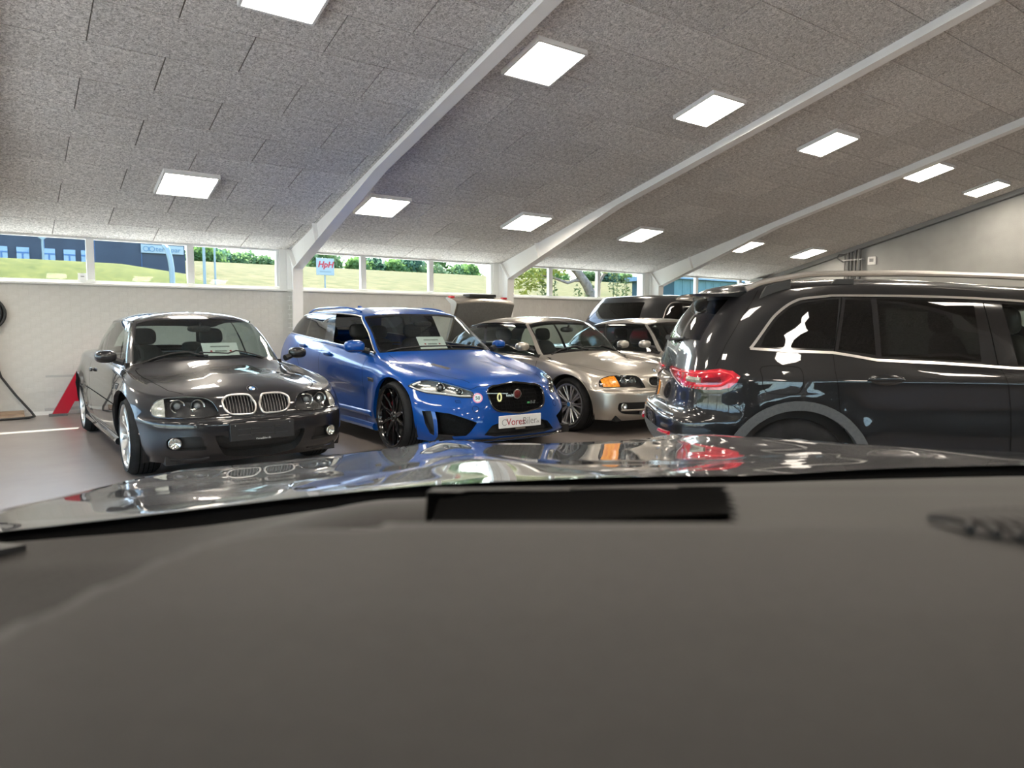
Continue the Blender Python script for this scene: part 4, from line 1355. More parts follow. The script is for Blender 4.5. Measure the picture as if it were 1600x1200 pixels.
M_mesh = noise_col(mat('black grille mesh', rough=0.6), 90, (0.004,0.004,0.004), (0.015,0.015,0.016))
HL = [(.764,.605),(.75,.64),(.715,.673),(.668,.692),(.597,.700),(.488,.702),(.40,.690),(.352,.664),(.328,.625),(.314,.568),(.38,.546),(.517,.541),(.674,.547),(.755,.56)]
KID = [(.030,.655),(.05,.693),(.10,.703),(.19,.703),(.235,.693),(.268,.668),(.272,.640),(.262,.600),(.235,.567),(.19,.552),(.10,.548),(.045,.552),(.022,.585),(.018,.63)]
INT_M = [(-.02,.385),(.25,.385),(.30,.398),(.362,.40),(.345,.333),(.30,.25),(.235,.215),(-.02,.20)]
FOGC = [(.68,.392),(.58,.405),(.47,.397),(.445,.34),(.43,.293),(.54,.292),(.672,.30),(.695,.345)]
HLS = [(.827,.595),(.815,.63),(.784,.660),(.721,.685),(.639,.694),(.461,.695),(.388,.680),(.350,.640),(.332,.580),(.323,.552),(.40,.552),(.47,.566),(.52,.572),(.705,.566),(.815,.567)]
KIDS = [(.030,.640),(.05,.660),(.10,.668),(.18,.664),(.225,.650),(.247,.618),(.242,.588),(.215,.566),(.15,.556),(.06,.554),(.03,.565),(.02,.60)]
INT_S = [(-.02,.388),(.28,.390),(.66,.396),(.715,.380),(.722,.345),(.718,.31),(.67,.268),(.58,.254),(.3,.235),(-.02,.225)]
FEAT = {
 'm': {'cuts': [('headlight', smooth_poly(HL, 3), 'front', 0.045, M_lens, False),
                ('corner_lamp', [(.80,.54),(.80,.72),(.672,.72),(.684,.54)], 'front', 0, M_corner, False),
                ('kidney_grille', smooth_poly(KID, 3), 'front', 0.05, M_blackm, False),
                ('lower_intake', smooth_poly(INT_M, 2), 'front', 0.07, M_blackm, True),
                ('fog_recess', smooth_poly(FOGC, 2), 'front', 0.05, M_blackm, False)],
       'house': {'headlight': M_lampin, 'lower_intake': M_mesh}, 'hollow': ['kidney_grille', 'lower_intake', 'fog_recess']},
 's': {'cuts': [('headlight', smooth_poly(HLS, 3), 'front', 0.045, M_lens, False),
                ('corner_lamp', [(.80,.54),(.80,.72),(.655,.72),(.645,.54)], 'front', 0, M_amberref, False),
                ('kidney_grille', smooth_poly(KIDS, 3), 'front', 0.05, M_blackm, False),
                ('lower_intake', smooth_poly(INT_S, 2), 'front', 0.05, M_blackm, True)],
       'house': {'headlight': M_lampin}, 'hollow': ['kidney_grille', 'lower_intake']},
}

def front_loop(B, poly, lift=0.0, sy=1, back=0.0):
    out = []
    for y, z in poly:
        h = B.on_front(sy*y, z)
        if h is not None:
            n = B.normal_at(h); out.append(h + n*lift - Vector((back,0,0)))
    return out

def lamp_unit(B, parent, y, z, r, depth, bulb=True):
    h = B.on_front(y, z)
    if h is None: return
    c = h - Vector((depth, 0, 0))
    m = MB().lathe([(r*0.98, 0.012),(r, 0.0),(r*0.90,-0.004),(r*0.82, 0.0),(r*0.70,-0.018),(r*0.45,-0.026)], 24, 'x')
    o = m.build('lamp_reflector', M_reflect, parent, loc=c, smooth=True)
    if bulb:
        MB().sphere((0,0,0), r*0.48, 14, 8).build('projector', M_bulb, parent, loc=c+Vector((-0.012,0,0)), smooth=True)

def badge(parent, B, x, y, r, face='top', at=None, nrm=None):
    """round enamel badge: chrome ring, black band, quartered centre"""
    h = at or B.on_top(x, y); n = nrm or (B.normal_at(h)*0.5 + Vector((0.75,0,0.65))*0.5).normalized()
    M_ = Matrix.Translation(h + n*0.001) @ n.to_track_quat('Z', 'Y').to_matrix().to_4x4()
    o = MB().lathe([(r*0.9,0.004),(r,0.003),(r,0.0)], 24, 'z').build('badge_ring', M_chrome, parent); o.matrix_local = M_
    MB().lathe([(0.0005,0.003),(r*0.9,0.003)], 24, 'z').build('badge_band', M_blackgl, o)
    for k in range(4):
        MB().lathe([(0.0005,0.0036),(r*0.58,0.0036)], 6, 'z', a0=k*PI/2, a1=(k+1)*PI/2).build('badge_quarter', [mat('badge blue',(0.05,0.20,0.5),0.3), M_white][k % 2], o)
    return o

def coupe_m_trim(car, B, P, scale, pm):
    sx, sy_, sz = scale
    for i, s_ in enumerate((-1, 1)):
        lamp = P['headlight'][i]
        lamp_unit(B, lamp, s_*.590, .632, .056, .030)
        lamp_unit(B, lamp, s_*.452, .630, .056, .034)
        MB().tube(front_loop(B, smooth_poly(HL, 3), 0.001, s_), 0.004, 6, closed=True).build('lamp_seal', M_blackgl, lamp)
        k = P['kidney_grille'][i]
        MB().tube(front_loop(B, smooth_poly(KID, 3), 0.005, s_), 0.0088, 8, closed=True).build('chrome_surround', M_satin, k, smooth=True)
        for j in range(10):
            y = .042 + j*(.222/9)
            zz = [z for z in np.linspace(.54,.71,60) if inside(smooth_poly(KID,3), y, z)]
            pts = [B.on_front(s_*y, z) - Vector((0.014,0,0)) for z in (zz[1], (zz[1]+zz[-2])/2, zz[-2])]
            MB().tube(pts, 0.0042, 6).build('grille_bar', M_chrome, k)
        f = P['fog_recess'][i]
        h = B.on_front(s_*.643, .35); n = B.normal_at(h); n = (n*0.5 + Vector((1,0,0))*0.5).normalized()
        o = MB().lathe([(0.044,0.004),(0.048,0.0),(0.046,-0.02)], 24, 'z').build('fog_lamp_ring', M_satin, car)
        o.matrix_local = Matrix.Translation(h - n*0.006) @ n.to_track_quat('Z','Y').to_matrix().to_4x4()
        MB().lathe([(0.0005,0.006),(0.03,0.004),(0.044,0.0)], 20, 'z').build('fog_lens', M_lens, o, smooth=True)
        MB().lathe([(0.0005,-0.03),(0.02,-0.022),(0.042,-0.004)], 20, 'z').build('fog_reflector', M_reflect, o, smooth=True)
        # side vent
        m = B.ribbon('side_vent', [(-.46,.735),(-.24,.742)], 0.055, M_blackm, car, 'side', s_, 0.002)
        B.ribbon('vent_blade', [(-.45,.75),(-.25,.757)], 0.006, M_chrome, car, 'side', s_, 0.005)
        door_mirror(car, pm, (-.735, s_*.905, .990), (.075,.092,.058), s_, (-.70, s_*.76, .935))
        # splitter lip under the bumper corner
        pts = [(B.on_front(s_*y, z) + Vector((0.002,0,0))) for y, z in ((.66,.215),(.55,.212),(.45,.215),(.40,.225))]
        MB().tube(pts, [0.012,0.016,0.016,0.008], 8).build('splitter_lip', pm, car, smooth=True)
        # side skirt
        pts = [Vector((x, s_*(0.86*sy_), 0.225*sz)) for x in np.linspace(-0.45, RWX(sx)+0.45, 10)]
        MB().tube(pts, 0.035, 8).build('side_skirt', pm, car, smooth=True)
    # number plate carrier
    h = B.on_front(0, .42)
    pl = MB().bbox(h.x-0.01, h.x+0.022, -.262, .262, .345, .492, 0.008).build('plate_holder', M_plateblk, car)
    MB().box(h.x+0.022, h.x+0.0235, -.20, .20, .44, .445).box(h.x+0.022, h.x+0.0235, -.20,.20,.395,.399).box(h.x+0.022,h.x+0.0235,-.10,-.095,.38,.46).box(h.x+0.022,h.x+0.0235,.095,.10,.38,.46).build('holder_rib', M_blackgl, pl)
    for s_ in (-.22, .22):
        MB().sphere((h.x+0.022, s_, .475), 0.006, 8, 5).build('holder_screw', M_chrome, pl)
    text('holder_lettering', 'VoresBiler.dk', 0.022, M_white, pl, Matrix.Translation((h.x+0.0245, 0.0, .358)) @ Matrix.Rotation(PI/2, 4, 'Z') @ Matrix.Rotation(PI/2, 4, 'X'), 0.0003)
    badge(car, B, .668, 0, .044)
    return car
def RWX(sx): return -2.725*sx

def coupe_s_trim(car, B, P, scale, pm):
    sx, sy_, sz = scale
    for i, s_ in enumerate((-1, 1)):
        lamp = P['headlight'][i]
        lamp_unit(B, lamp, s_*.575, .628, .050, .030)
        lamp_unit(B, lamp, s_*.455, .628, .052, .034)
        MB().tube(front_loop(B, smooth_poly(HLS, 3), 0.001, s_), 0.004, 6, closed=True).build('lamp_seal', M_blackgl, lamp)
        k = P['kidney_grille'][i]
        MB().tube(front_loop(B, smooth_poly(KIDS, 3), 0.006, s_), 0.010, 8, closed=True).build('kidney_surround', pm, k, smooth=True)
        for j in range(9):
            y = .042 + j*(.190/8)
            zz = [z for z in np.linspace(.54,.71,60) if inside(smooth_poly(KIDS,3), y, z)]
            if len(zz) < 6: continue
            pts = [B.on_front(s_*y, z) - Vector((0.014,0,0)) for z in (zz[1], (zz[1]+zz[-2])/2, zz[-2])]
            MB().tube(pts, 0.0042, 6).build('grille_bar', M_blackgl, k)
        h = B.on_front(s_*.655, .345); n = B.normal_at(h); n = (n*0.6 + Vector((1,0,0))*0.4).normalized()
        o = MB().lathe([(0.036,0.004),(0.040,0.0),(0.038,-0.02)], 20, 'z').build('fog_lamp_ring', M_satin, car)
        o.matrix_local = Matrix.Translation(h - n*0.012) @ n.to_track_quat('Z','Y').to_matrix().to_4x4()
        MB().lathe([(0.0005,-0.03),(0.02,-0.022),(0.034,-0.004)], 18, 'z').build('fog_reflector', M_reflect, o, smooth=True)
        door_mirror(car, pm, (-.79, s_*.945, 1.012), (.070,.092,.056), s_, (-.72, s_*.80, .95))
        # gap that frames lamp and grille
        B.ribbon('bumper_gap', [(s_*.84,.53),(s_*.70,.528),(s_*.335,.522),(0,.522)], 0.007, M_seam, car, 'front')
    pts = [B.on_front(y, .305) + Vector((0.004,0,0)) for y in np.linspace(-.69,.69,24)]
    MB().tube(pts, 0.012, 8).build('intake_bar', pm, car, smooth=True)
    for y in (-.42, .42):
        h = B.on_front(y, .27)
        MB().box(h.x-0.03, h.x, y-0.012, y+0.012, .235, .305).build('intake_strut', pm, car)
    h = B.on_front(0, .42)
    MB().bbox(h.x-0.01, h.x+0.018, -.262, .262, .352, .468, 0.006).build('number_plate', M_plateblk, car)
    badge(car, B, .575*1.04, 0, .041)
    return car
M_privacy2 = glass('dark rear glass', (0.10,0.11,0.12), ior=1.6)
M_hex = noise_col(mat('black honeycomb mesh', rough=0.6, spec=0.08), 70, (0.002,0.002,0.002), (0.008,0.008,0.009))
M_lampin2 = mat('silver lamp interior', (0.30,0.30,0.30), 0.3, metal=0.7)
JHL = [(.879,.690),(.826,.721),(.770,.736),(.703,.740),(.637,.725),(.586,.704),(.522,.677),(.462,.645),(.462,.599),(.551,.596),(.624,.608),(.681,.616),(.760,.624),(.821,.645),(.858,.667)]
JGR = [(-.03,.699),(.20,.694),(.27,.684),(.308,.665),(.322,.63),(.320,.57),(.302,.505),(.255,.466),(.17,.453),(-.03,.451)]
JIN = [(.766,.462),(.679,.450),(.579,.411),(.472,.365),(.534,.279),(.571,.243),(.750,.223)]
JSL = [(.845,.463),(.790,.466),(.772,.232),(.797,.250),(.830,.341)]
JLO = [(-.03,.351),(.25,.351),(.33,.33),(.41,.245),(.30,.222),(-.03,.212)]
JF = {'cuts': [('headlight', smooth_poly(JHL, 3), 0.05, M_lens, False), ('radiator_grille', smooth_poly(JGR, 3), 0.045, M_hex, True),
               ('side_intake', JIN, 0.07, M_hex, False), ('air_slot', JSL, 0.05, M_blackm, False), ('lower_intake', JLO, 0.06, M_hex, True)],
      'house': {'headlight': M_lampin2, 'radiator_grille': M_hex, 'side_intake': M_hex, 'lower_intake': M_blackm}, 'hollow': ['radiator_grille', 'side_intake', 'air_slot', 'lower_intake']}
# ------------------------------------------------------------------ blue sports estate
JAG = [
 [(0.98,0,0.165),(0.965,0.34,0.165),(0.875,0.565,0.165),(0.675,0.728,0.165),(0.48,0.827,0.17),(0.05,0.89,0.17),(-0.7,0.885,0.165),(-1.7,0.885,0.165),(-2.9,0.89,0.19),(-3.6,0.86,0.24),(-4,0.75,0.26),(-4.13,0.45,0.26),(-4.16,0,0.26)],
 [(1.045,0,0.24),(1.03,0.34,0.24),(0.935,0.585,0.24),(0.725,0.753,0.24),(0.505,0.862,0.25),(0.05,0.915,0.27),(-0.7,0.905,0.27),(-1.7,0.905,0.27),(-2.9,0.915,0.29),(-3.62,0.885,0.33),(-4.04,0.775,0.34),(-4.17,0.46,0.34),(-4.2,0,0.34)],
 [(1.035,0,0.36),(1.02,0.34,0.36),(0.93,0.585,0.36),(0.725,0.763,0.36),(0.51,0.877,0.37),(0.05,0.925,0.4),(-0.7,0.91,0.37),(-1.7,0.91,0.37),(-2.9,0.925,0.42),(-3.64,0.9,0.48),(-4.07,0.785,0.5),(-4.2,0.47,0.5),(-4.23,0,0.5)],
 [(1.015,0,0.47),(1,0.34,0.47),(0.9,0.585,0.48),(0.69,0.763,0.49),(0.49,0.877,0.5),(0.05,0.928,0.52),(-0.7,0.905,0.5),(-1.7,0.905,0.5),(-2.9,0.928,0.55),(-3.64,0.905,0.6),(-4.06,0.79,0.62),(-4.18,0.47,0.62),(-4.21,0,0.62)],
 [(0.985,0,0.57),(0.965,0.34,0.575),(0.84,0.565,0.585),(0.615,0.738,0.6),(0.44,0.857,0.615),(0.05,0.922,0.65),(-0.7,0.918,0.66),(-1.7,0.918,0.68),(-2.9,0.925,0.72),(-3.62,0.9,0.76),(-4.02,0.785,0.78),(-4.14,0.47,0.78),(-4.17,0,0.78)],
 [(0.945,0,0.665),(0.915,0.342,0.668),(0.77,0.556,0.675),(0.548,0.72,0.69),(0.388,0.833,0.715),(0.02,0.905,0.765),(-0.7,0.918,0.8),(-1.7,0.922,0.84),(-2.9,0.922,0.88),(-3.6,0.885,0.92),(-3.98,0.77,0.94),(-4.09,0.46,0.95),(-4.12,0,0.95)],
 [(0.895,0,0.715),(0.855,0.345,0.715),(0.708,0.552,0.718),(0.498,0.704,0.735),(0.31,0.811,0.765),(-0.08,0.875,0.83),(-0.75,0.885,0.885),(-1.7,0.888,0.945),(-2.9,0.88,1),(-3.55,0.84,1.05),(-3.93,0.74,1.07),(-4.05,0.45,1.08),(-4.08,0,1.08)],
 [(0.5,0,0.8),(0.47,0.33,0.795),(0.4,0.54,0.785),(0.28,0.67,0.8),(0.1,0.75,0.83),(-0.25,0.81,0.885),(-0.82,0.835,0.945),(-1.7,0.835,1.01),(-2.9,0.825,1.075),(-3.52,0.8,1.12),(-3.9,0.71,1.14),(-4.03,0.43,1.15),(-4.06,0,1.15)],
 [(-0.46,0,0.985),(-0.485,0.35,0.982),(-0.555,0.6,0.975),(-0.64,0.735,0.965),(-0.86,0.765,0.985),(-1.22,0.775,1.012),(-1.95,0.78,1.06),(-2.14,0.78,1.073),(-3,0.768,1.125),(-3.6,0.742,1.165),(-3.93,0.645,1.18),(-4.04,0.4,1.19),(-4.07,0,1.19)],
 [(-0.8,0,1.225),(-0.815,0.33,1.22),(-0.88,0.56,1.205),(-0.98,0.68,1.19),(-1.18,0.705,1.205),(-1.45,0.718,1.225),(-2.02,0.724,1.255),(-2.18,0.724,1.265),(-2.98,0.712,1.295),(-3.52,0.685,1.305),(-3.82,0.585,1.315),(-3.9,0.36,1.325),(-3.92,0,1.33)],
 [(-1.14,0,1.43),(-1.155,0.32,1.425),(-1.22,0.53,1.412),(-1.32,0.622,1.396),(-1.48,0.64,1.412),(-1.72,0.65,1.428),(-2.08,0.655,1.444),(-2.21,0.655,1.447),(-2.95,0.65,1.448),(-3.4,0.62,1.43),(-3.64,0.515,1.425),(-3.7,0.32,1.435),(-3.72,0,1.44)],
 [(-1.3,0,1.472),(-1.31,0.27,1.467),(-1.36,0.43,1.455),(-1.44,0.505,1.446),(-1.58,0.525,1.458),(-1.78,0.532,1.474),(-2.08,0.535,1.486),(-2.2,0.535,1.488),(-2.85,0.53,1.487),(-3.2,0.5,1.472),(-3.4,0.4,1.466),(-3.44,0.25,1.474),(-3.45,0,1.478)],
 [(-1.55,0,1.508),(-1.56,0,1.508),(-1.6,0,1.51),(-1.65,0,1.512),(-1.75,0,1.516),(-1.9,0,1.52),(-2.1,0,1.522),(-2.2,0,1.522),(-2.7,0,1.518),(-2.95,0,1.512),(-3.1,0,1.507),(-3.12,0,1.505),(-3.14,0,1.504)],
]
def make_jag(name, label, cat, loc, yaw, pm):
    car = empty(name, loc, yaw, label, cat)
    FW, RW, R, RA = 0.05, -3.20, 0.357, 0.402
    def deform(G, ts, ks):
        X, Y, Z = G[..., 0], G[..., 1], G[..., 2]
        kk = np.array(ks)[None, :]; tt = np.array(ts)[:, None]
        side = np.clip((Y-0.6)/0.2, 0, 1)*(kk < 6.8)
        for wx in (FW, RW):
            r = np.sqrt((X-wx)**2+(Z-R)**2)
            f = np.exp(-((r-0.42)/0.10)**2)*np.clip((Z-0.25)/0.15, 0, 1)
            G[..., 1] += 0.024*f*side
        # hollow along the doors
        d = np.exp(-((X+1.5)/0.75)**2)*np.exp(-((Z-0.50)/0.10)**2)*side
        G[..., 1] -= 0.030*d
        # bonnet: raised centre with two long creases
        hood = (kk > 5.6) & (kk < 8.0) & (tt < 3.6)
        ax = np.clip((0.86-X)/0.25, 0, 1)*np.clip((X+0.55)/0.2, 0, 1)
        b = 1/(1+np.exp((np.abs(Y) - 0.29 - 0.16*np.clip(0.8-X, 0, 1.3))/0.018))
        b2 = 1/(1+np.exp((np.abs(Y) - 0.16 - 0.05*np.clip(0.8-X, 0, 1.3))/0.03))
        G[..., 2] += hood*ax*(0.020*b + 0.008*b2)
        return G
    B = Body(JAG, 7, 4, (1,1,1), extra_s=(2.74, 2.86, 3.16, 5.94, 6.1, 7.1, 7.96, 8.06, 9.45, 10.5), extra_k=(8.07, 8.16, 9.82, 9.93), deform=deform)
    B.region('windscreen_border', lambda s, k, c: s < 2.86 and 8.07 < k < 9.93)
    B.region('windscreen', lambda s, k, c: s < 2.74 and 8.16 < k < 9.82)
    B.region('_front_window', lambda s, k, c: 3.16 < s < 5.94 and 8.07 < k < 9.93)
    B.region('door_pillar', lambda s, k, c: 5.94 < s < 7.1 and 8.07 < k < 9.93)
    B.region('rear_door_window', lambda s, k, c: 7.1 < s < 7.96 and 8.07 < k < 9.93)
    B.region('window_pillar', lambda s, k, c: 7.96 < s < 8.06 and 8.07 < k < 9.93)
    B.region('quarter_window', lambda s, k, c: 8.06 < s < 9.45 and 8.07 < k < 9.93)
    B.region('rear_window', lambda s, k, c: s > 10.5 and 8.16 < k < 9.82)
    sidec = lambda c, n: c.y > 0.5 and abs(n.y) > 0.25
    for wx in (FW, RW):
        poly = arch_poly(wx, R, RA, .465 if wx == FW else RA)
        B.cut_away(poly, 'side', sidec)
    frontc = lambda c, n: c.x > 0.1 and c.z < 0.80
    both = ['body', 'windscreen', 'windscreen_border', 'rear_window']
    for nm, poly, depth, m_, bt in JF['cuts']:
        B.knife(nm, poly, 'front', frontc)
        if bt: both.append(nm)
    gm = {'body': pm, 'windscreen': M_wscreen, 'windscreen_border': M_blackgl, 'door_pillar': M_blackgl, 'rear_door_window': M_privacy2, 'quarter_window': M_privacy2, 'window_pillar': M_blackgl, 'rear_window': M_privacy2}
    for nm, poly, depth, m_, bt in JF['cuts']: gm[nm] = m_
    P = B.split(car, gm, both)
    for nm, poly, depth, m_, bt in JF['cuts']:
        if depth == 0: continue
        for o in P[nm]:
            B.offset_copy(o, -depth, nm + '_housing', JF['house'].get(nm, M_blackm), o)
            if nm in JF['hollow']:
                h = o.children[0]; o.data = h.data; o.data.materials.clear(); o.data.materials.append(JF['house'].get(nm, M_blackm)); bpy.data.objects.remove(h)
    return car, B, P, (FW, RW, R, RA)

M_drl = mat('white light strip', (0.82,0.82,0.80), 0.3)
def jag_trim(car, B, P, dims, pm):
    FW, RW, R, RA = dims
    for i, s_ in enumerate((-1, 1)):
        for wx in (FW, RW):
            wheel(car, (wx, s_*(.925-.125), R), s_, R, .305, .255, 'twist', M_blackgl, caliper=M_red)
            arch(B, car, wx, R, RA, s_, .91, .38, pm, rf=.465 if wx == FW else None)
        lamp = P['headlight'][i]
        lamp_unit(B, lamp, s_*.660, .678, .048, .030)
        lamp_unit(B, lamp, s_*.545, .643, .036, .028)
        MB().tube(front_loop(B, smooth_poly(JHL, 3), 0.001, s_), 0.0045, 6, closed=True).build('lamp_seal', M_blackgl, lamp)
        # light strip along the lower edge
        pts = [h - Vector((0.014,0,0)) for h in front_loop(B, smooth_poly([(.866,.686),(.83,.662),(.775,.640),(.690,.630),(.628,.621),(.553,.609),(.475,.610)], 3, False), 0, s_)]
        MB().tube(pts, [0.010]*2 + [0.0075]*(len(pts)-2), 6).build('light_strip', M_drl, lamp, smooth=True)
        pts = [h - Vector((0.016,0,0)) for h in front_loop(B, smooth_poly([(.775,.727),(.81,.715),(.845,.699)], 3, False), 0, s_)]
        MB().tube(pts, 0.012, 6).build('side_reflector', M_drl, lamp, smooth=True)
        # bumper seams, sensor, washer flap
        B.ribbon('bumper_gap', [(s_*.905,.690),(s_*.91,.66)], 0.006, M_seam, car, 'front')
        B.ribbon('bonnet_gap', [(s_*.845,.730),(s_*.77,.746),(s_*.70,.750),(s_*.62,.736),(s_*.515,.688),(s_*.46,.668),(s_*.40,.690),(s_*.28,.702),(0,.708)], 0.006, M_seam, car, 'front')
        B.ribbon('washer_flap', [(s_*.61,.567),(s_*.575,.564),(s_*.575,.545),(s_*.61,.548),(s_*.61,.567)], 0.004, M_seam, car, 'front')
        B.ribbon('tow_cap', [(s_*(.47+.028*math.cos(a)), .49+.028*math.sin(a)) for a in np.linspace(0, 2*PI, 17)], 0.004, M_seam, car, 'front')
        for nm, pl in (('door_gap', [(-.70,.965),(-.68,.80),(-.66,.45),(-.60,.22)]), ('door_gap', [(-2.05,1.06),(-2.06,.80),(-2.02,.25)]), ('door_gap', [(-3.05,1.12),(-3.0,.95),(-2.80,.75)]), ('fender_crease', [(-.45,.80),(.30,.79)])):
            if nm == 'fender_crease': continue
            B.ribbon(nm, pl, 0.006, M_seam, car, 'side', s_)
        # side vent with bright blade, sill skirt
        B.ribbon('side_vent', [(-.52,.708),(-.36,.700)], 0.042, M_blackm, car, 'side', s_, 0.002)
        B.ribbon('vent_blade', [(-.53,.722),(-.37,.712)], 0.012, M_chrome, car, 'side', s_, 0.006)
        pts = []
        for x in np.linspace(-.44, -2.75, 18):
            h = B.on_side(x, 0.35, s_); pts.append(Vector((x, s_*(.915), .335 - 0.00*x)))
        MB().tube(pts, [0.030]*18, 8).build('side_skirt', pm, car, smooth=True)
        pts = [Vector((x, s_*.885, .20)) for x in np.linspace(-.40, -2.78, 12)]
        MB().tube(pts, 0.045, 8).build('sill', pm, car, smooth=True)
        for x, z in ((-1.78, .94), (-2.78, 1.02)):
            h = B.on_side(x, z, s_)
            blob(car, 'door_handle', pm, (h.x, h.y + s_*0.02, h.z), (0.115, 0.02, 0.022), 3)
            blob(car, 'handle_bowl', M_blackgl, (h.x+0.02, h.y + s_*0.001, h.z-0.02), (0.055, 0.006, 0.026), 2)
        m = door_mirror(car, pm, (-.80, s_*.955, 1.050), (.088,.112,.070), s_, (-.74, s_*.80, .995), lip=M_blackgl, small=1.0 if s_ < 0 else 0.72)
        # roof rail
        pts = []
        for x in np.linspace(-1.50, -3.40, 16):
            y_ = .60 - 0.05*((x+2.4)/1.0)**2*(0.6)
            h = B.on_top(x, s_*y_); t = abs((x+2.45)/0.95)
            pts.append(h + Vector((0, 0, 0.034*max(0, 1-t**6) + 0.004)))
        MB().tube(pts, 0.013, 8).build('roof_rail', pm, car, smooth=True)
        # bright window line
        for k in (8.07, 9.93):
            kv = min(range(len(B.ks)), key=lambda j: abs(B.ks[j]-k)); pts = []
            for q, t in enumerate(B.ts):
                if 3.16 <= t <= 9.45:
                    p = Vector(B.G[q, kv]); n = B.normal_at(p); pts.append(Vector((p.x+n.x*.002, s_*(p.y+n.y*.002), p.z+n.z*.002)))
            MB().tube(pts, 0.008, 6).build('window_trim', M_satin, car, smooth=True)
        pts = []
        for q, kk in enumerate(B.ks):
            if 8.07 <= kk <= 9.93:
                ii = min(range(len(B.ts)), key=lambda j: abs(B.ts[j]-3.16)); p = Vector(B.G[ii, q]); pts.append(Vector((p.x, s_*(p.y+.002), p.z)))
        MB().tube(pts, 0.009, 6).build('window_trim', M_satin, car, smooth=True)
    # grille: frame, badge, script
    gr = P['radiator_grille'][0]
    loop = front_loop(B, smooth_poly(JGR, 3), 0.004, 1); loop = [p for p in loop if p.y > 0.0]
    ring = loop + [Vector((p.x, -p.y, p.z)) for p in reversed(loop)]
    MB().tube(ring, 0.010, 8, closed=True).build('grille_frame', M_blackgl, gr, smooth=True)
    wires = MB()
    for k in range(13):
        y = -.29 + .58*k/12
        zz = [z for z in np.linspace(.46,.69,30) if inside(smooth_poly(JGR,3), abs(y), z)]
        if len(zz) > 4: wires.tube([B.on_front(y, z) - Vector((0.02,0,0)) for z in (zz[0], zz[len(zz)//2], zz[-1])], 0.003, 4)
    for z in np.linspace(.48,.68,7):
        wires.tube([B.on_front(y, z) - Vector((0.02,0,0)) for y in np.linspace(-.29,.29,9)], 0.003, 4)
    wires.build('grille_mesh', M_hex, gr)
    h = B.on_front(0.0, .612)
    o = MB().lathe([(0.0005,0.016),(0.03,0.014),(0.040,0.008),(0.044,0.0)], 24, 'x').build('grille_badge', mat('dark red badge', (0.16,0.03,0.03), 0.3, metal=0.5), car, loc=h-Vector((0.006,0,0)), smooth=True)
    MB().lathe([(0.040,0.012),(0.046,0.010),(0.046,0.0)], 24, 'x').build('badge_rim', M_satin, o)
    hh = B.on_front(.16, .525)
    text('script_badge', 'R-S', 0.042, M_satin, gr, Matrix.Translation(hh + Vector((0.004,0,0))) @ Matrix.Rotation(PI/2, 4, 'Z') @ Matrix.Rotation(PI/2, 4, 'X'), 0.003, 0.3, bold=0.001)
    MB().box(hh.x, hh.x+0.006, .102, .128, .515, .532).build('script_flag', mat('green flag', (0.10,0.45,0.15), 0.4), gr)
    # dealer plate
    h = B.on_front(0, .36)
    tl = Matrix.Translation((h.x+0.02, -.02, .357))
    pl = MB().bbox(-0.012, 0.0, -.248, .248, -.060, .060, 0.004).build('dealer_plate', M_paper, car); pl.matrix_local = tl
    RT = Matrix.Rotation(PI/2, 4, 'Z') @ Matrix.Rotation(PI/2, 4, 'X')
    text('plate_word', 'Vores', 0.098, M_red, pl, Matrix.Translation((0.001, -.055, -.006)) @ RT, 0.0006, xs=0.92)
    text('plate_word', 'Biler', 0.098, M_grey, pl, Matrix.Translation((0.001, .110, -.006)) @ RT, 0.0006, xs=0.92)
    text('plate_suffix', '.dk', 0.040, M_grey, pl, Matrix.Translation((0.001, .205, -.022)) @ RT, 0.0006)
    MB().tube([(0.001, -.185+.028*math.cos(a), -.004+.028*math.sin(a)) for a in np.linspace(0.6, 5.6, 14)], 0.003, 5).build('plate_emblem', M_grey, pl)
    MB().box(-0.012, 0.004, -.055, .055, -.078, -.062).build('plate_clip', M_satin, pl)
    # front splitter
    pts = [B.on_front(y, .205) + Vector((0.004,0,-0.012)) for y in np.linspace(-.62,.62,20)]
    MB().tube(pts, 0.012, 6).build('splitter', M_blackgl, car, smooth=True)
    MB().box(-4.0, .85, -.75, .75, .16, .24).build('underbody', M_blackm, car)
    # cabin
    G = B.G; vs = []; fs = []; idx = {}
    for i in range(G.shape[0]):
        for j in range(G.shape[1]):
            if B.ks[j] < 9.9: continue
            idx[(i,j)] = len(vs); p = Vector(G[i,j]); vs.append(p - B.normal_at(p)*0.025)
    for (i, j) in list(idx):
        if (i+1,j) in idx and (i+1,j+1) in idx and (i,j+1) in idx: fs.append((idx[(i,j)], idx[(i,j+1)], idx[(i+1,j+1)], idx[(i+1,j)]))
    MB().add(vs, fs).add([(v.x,-v.y,v.z) for v in vs], fs).build('headlining', M_inner, car)
    for s_ in (-1, 1):
        MB().box(-3.9, -.70, s_*.72, s_*.76, .25, .99).build('door_card', M_inner, car)
        seat(car, -1.65, s_*.38, .36); seat(car, -2.75, s_*.38, .40, h=.52)
    MB().prism([(-.52,.93),(-.78,.975),(-1.10,.95),(-1.18,.75),(-.5,.5)], 'y', -.70, .70).build('dashboard', M_inner, car)
    steering(car, -1.22, .38, .90)
    MB().box(-4.0, -3.0, -.66, .66, 1.02, 1.04).build('luggage_cover', M_inner, car)
    blob(car, 'rear_view_mirror', M_blackm, (-1.02, 0, 1.30), (0.03, 0.12, 0.035), 3)
    for y0, y1 in ((.60,-.15),(-.05,-.66)):
        pts = []
        for t in np.linspace(0, 1, 8):
            y = y0+(y1-y0)*t; h = B.on_top(-.545-.05*(abs(y)/.6)**2, y); pts.append((h.x, h.y, h.z+0.010))
        MB().tube(pts, 0.009, 6).build('wiper', M_blackm, car)
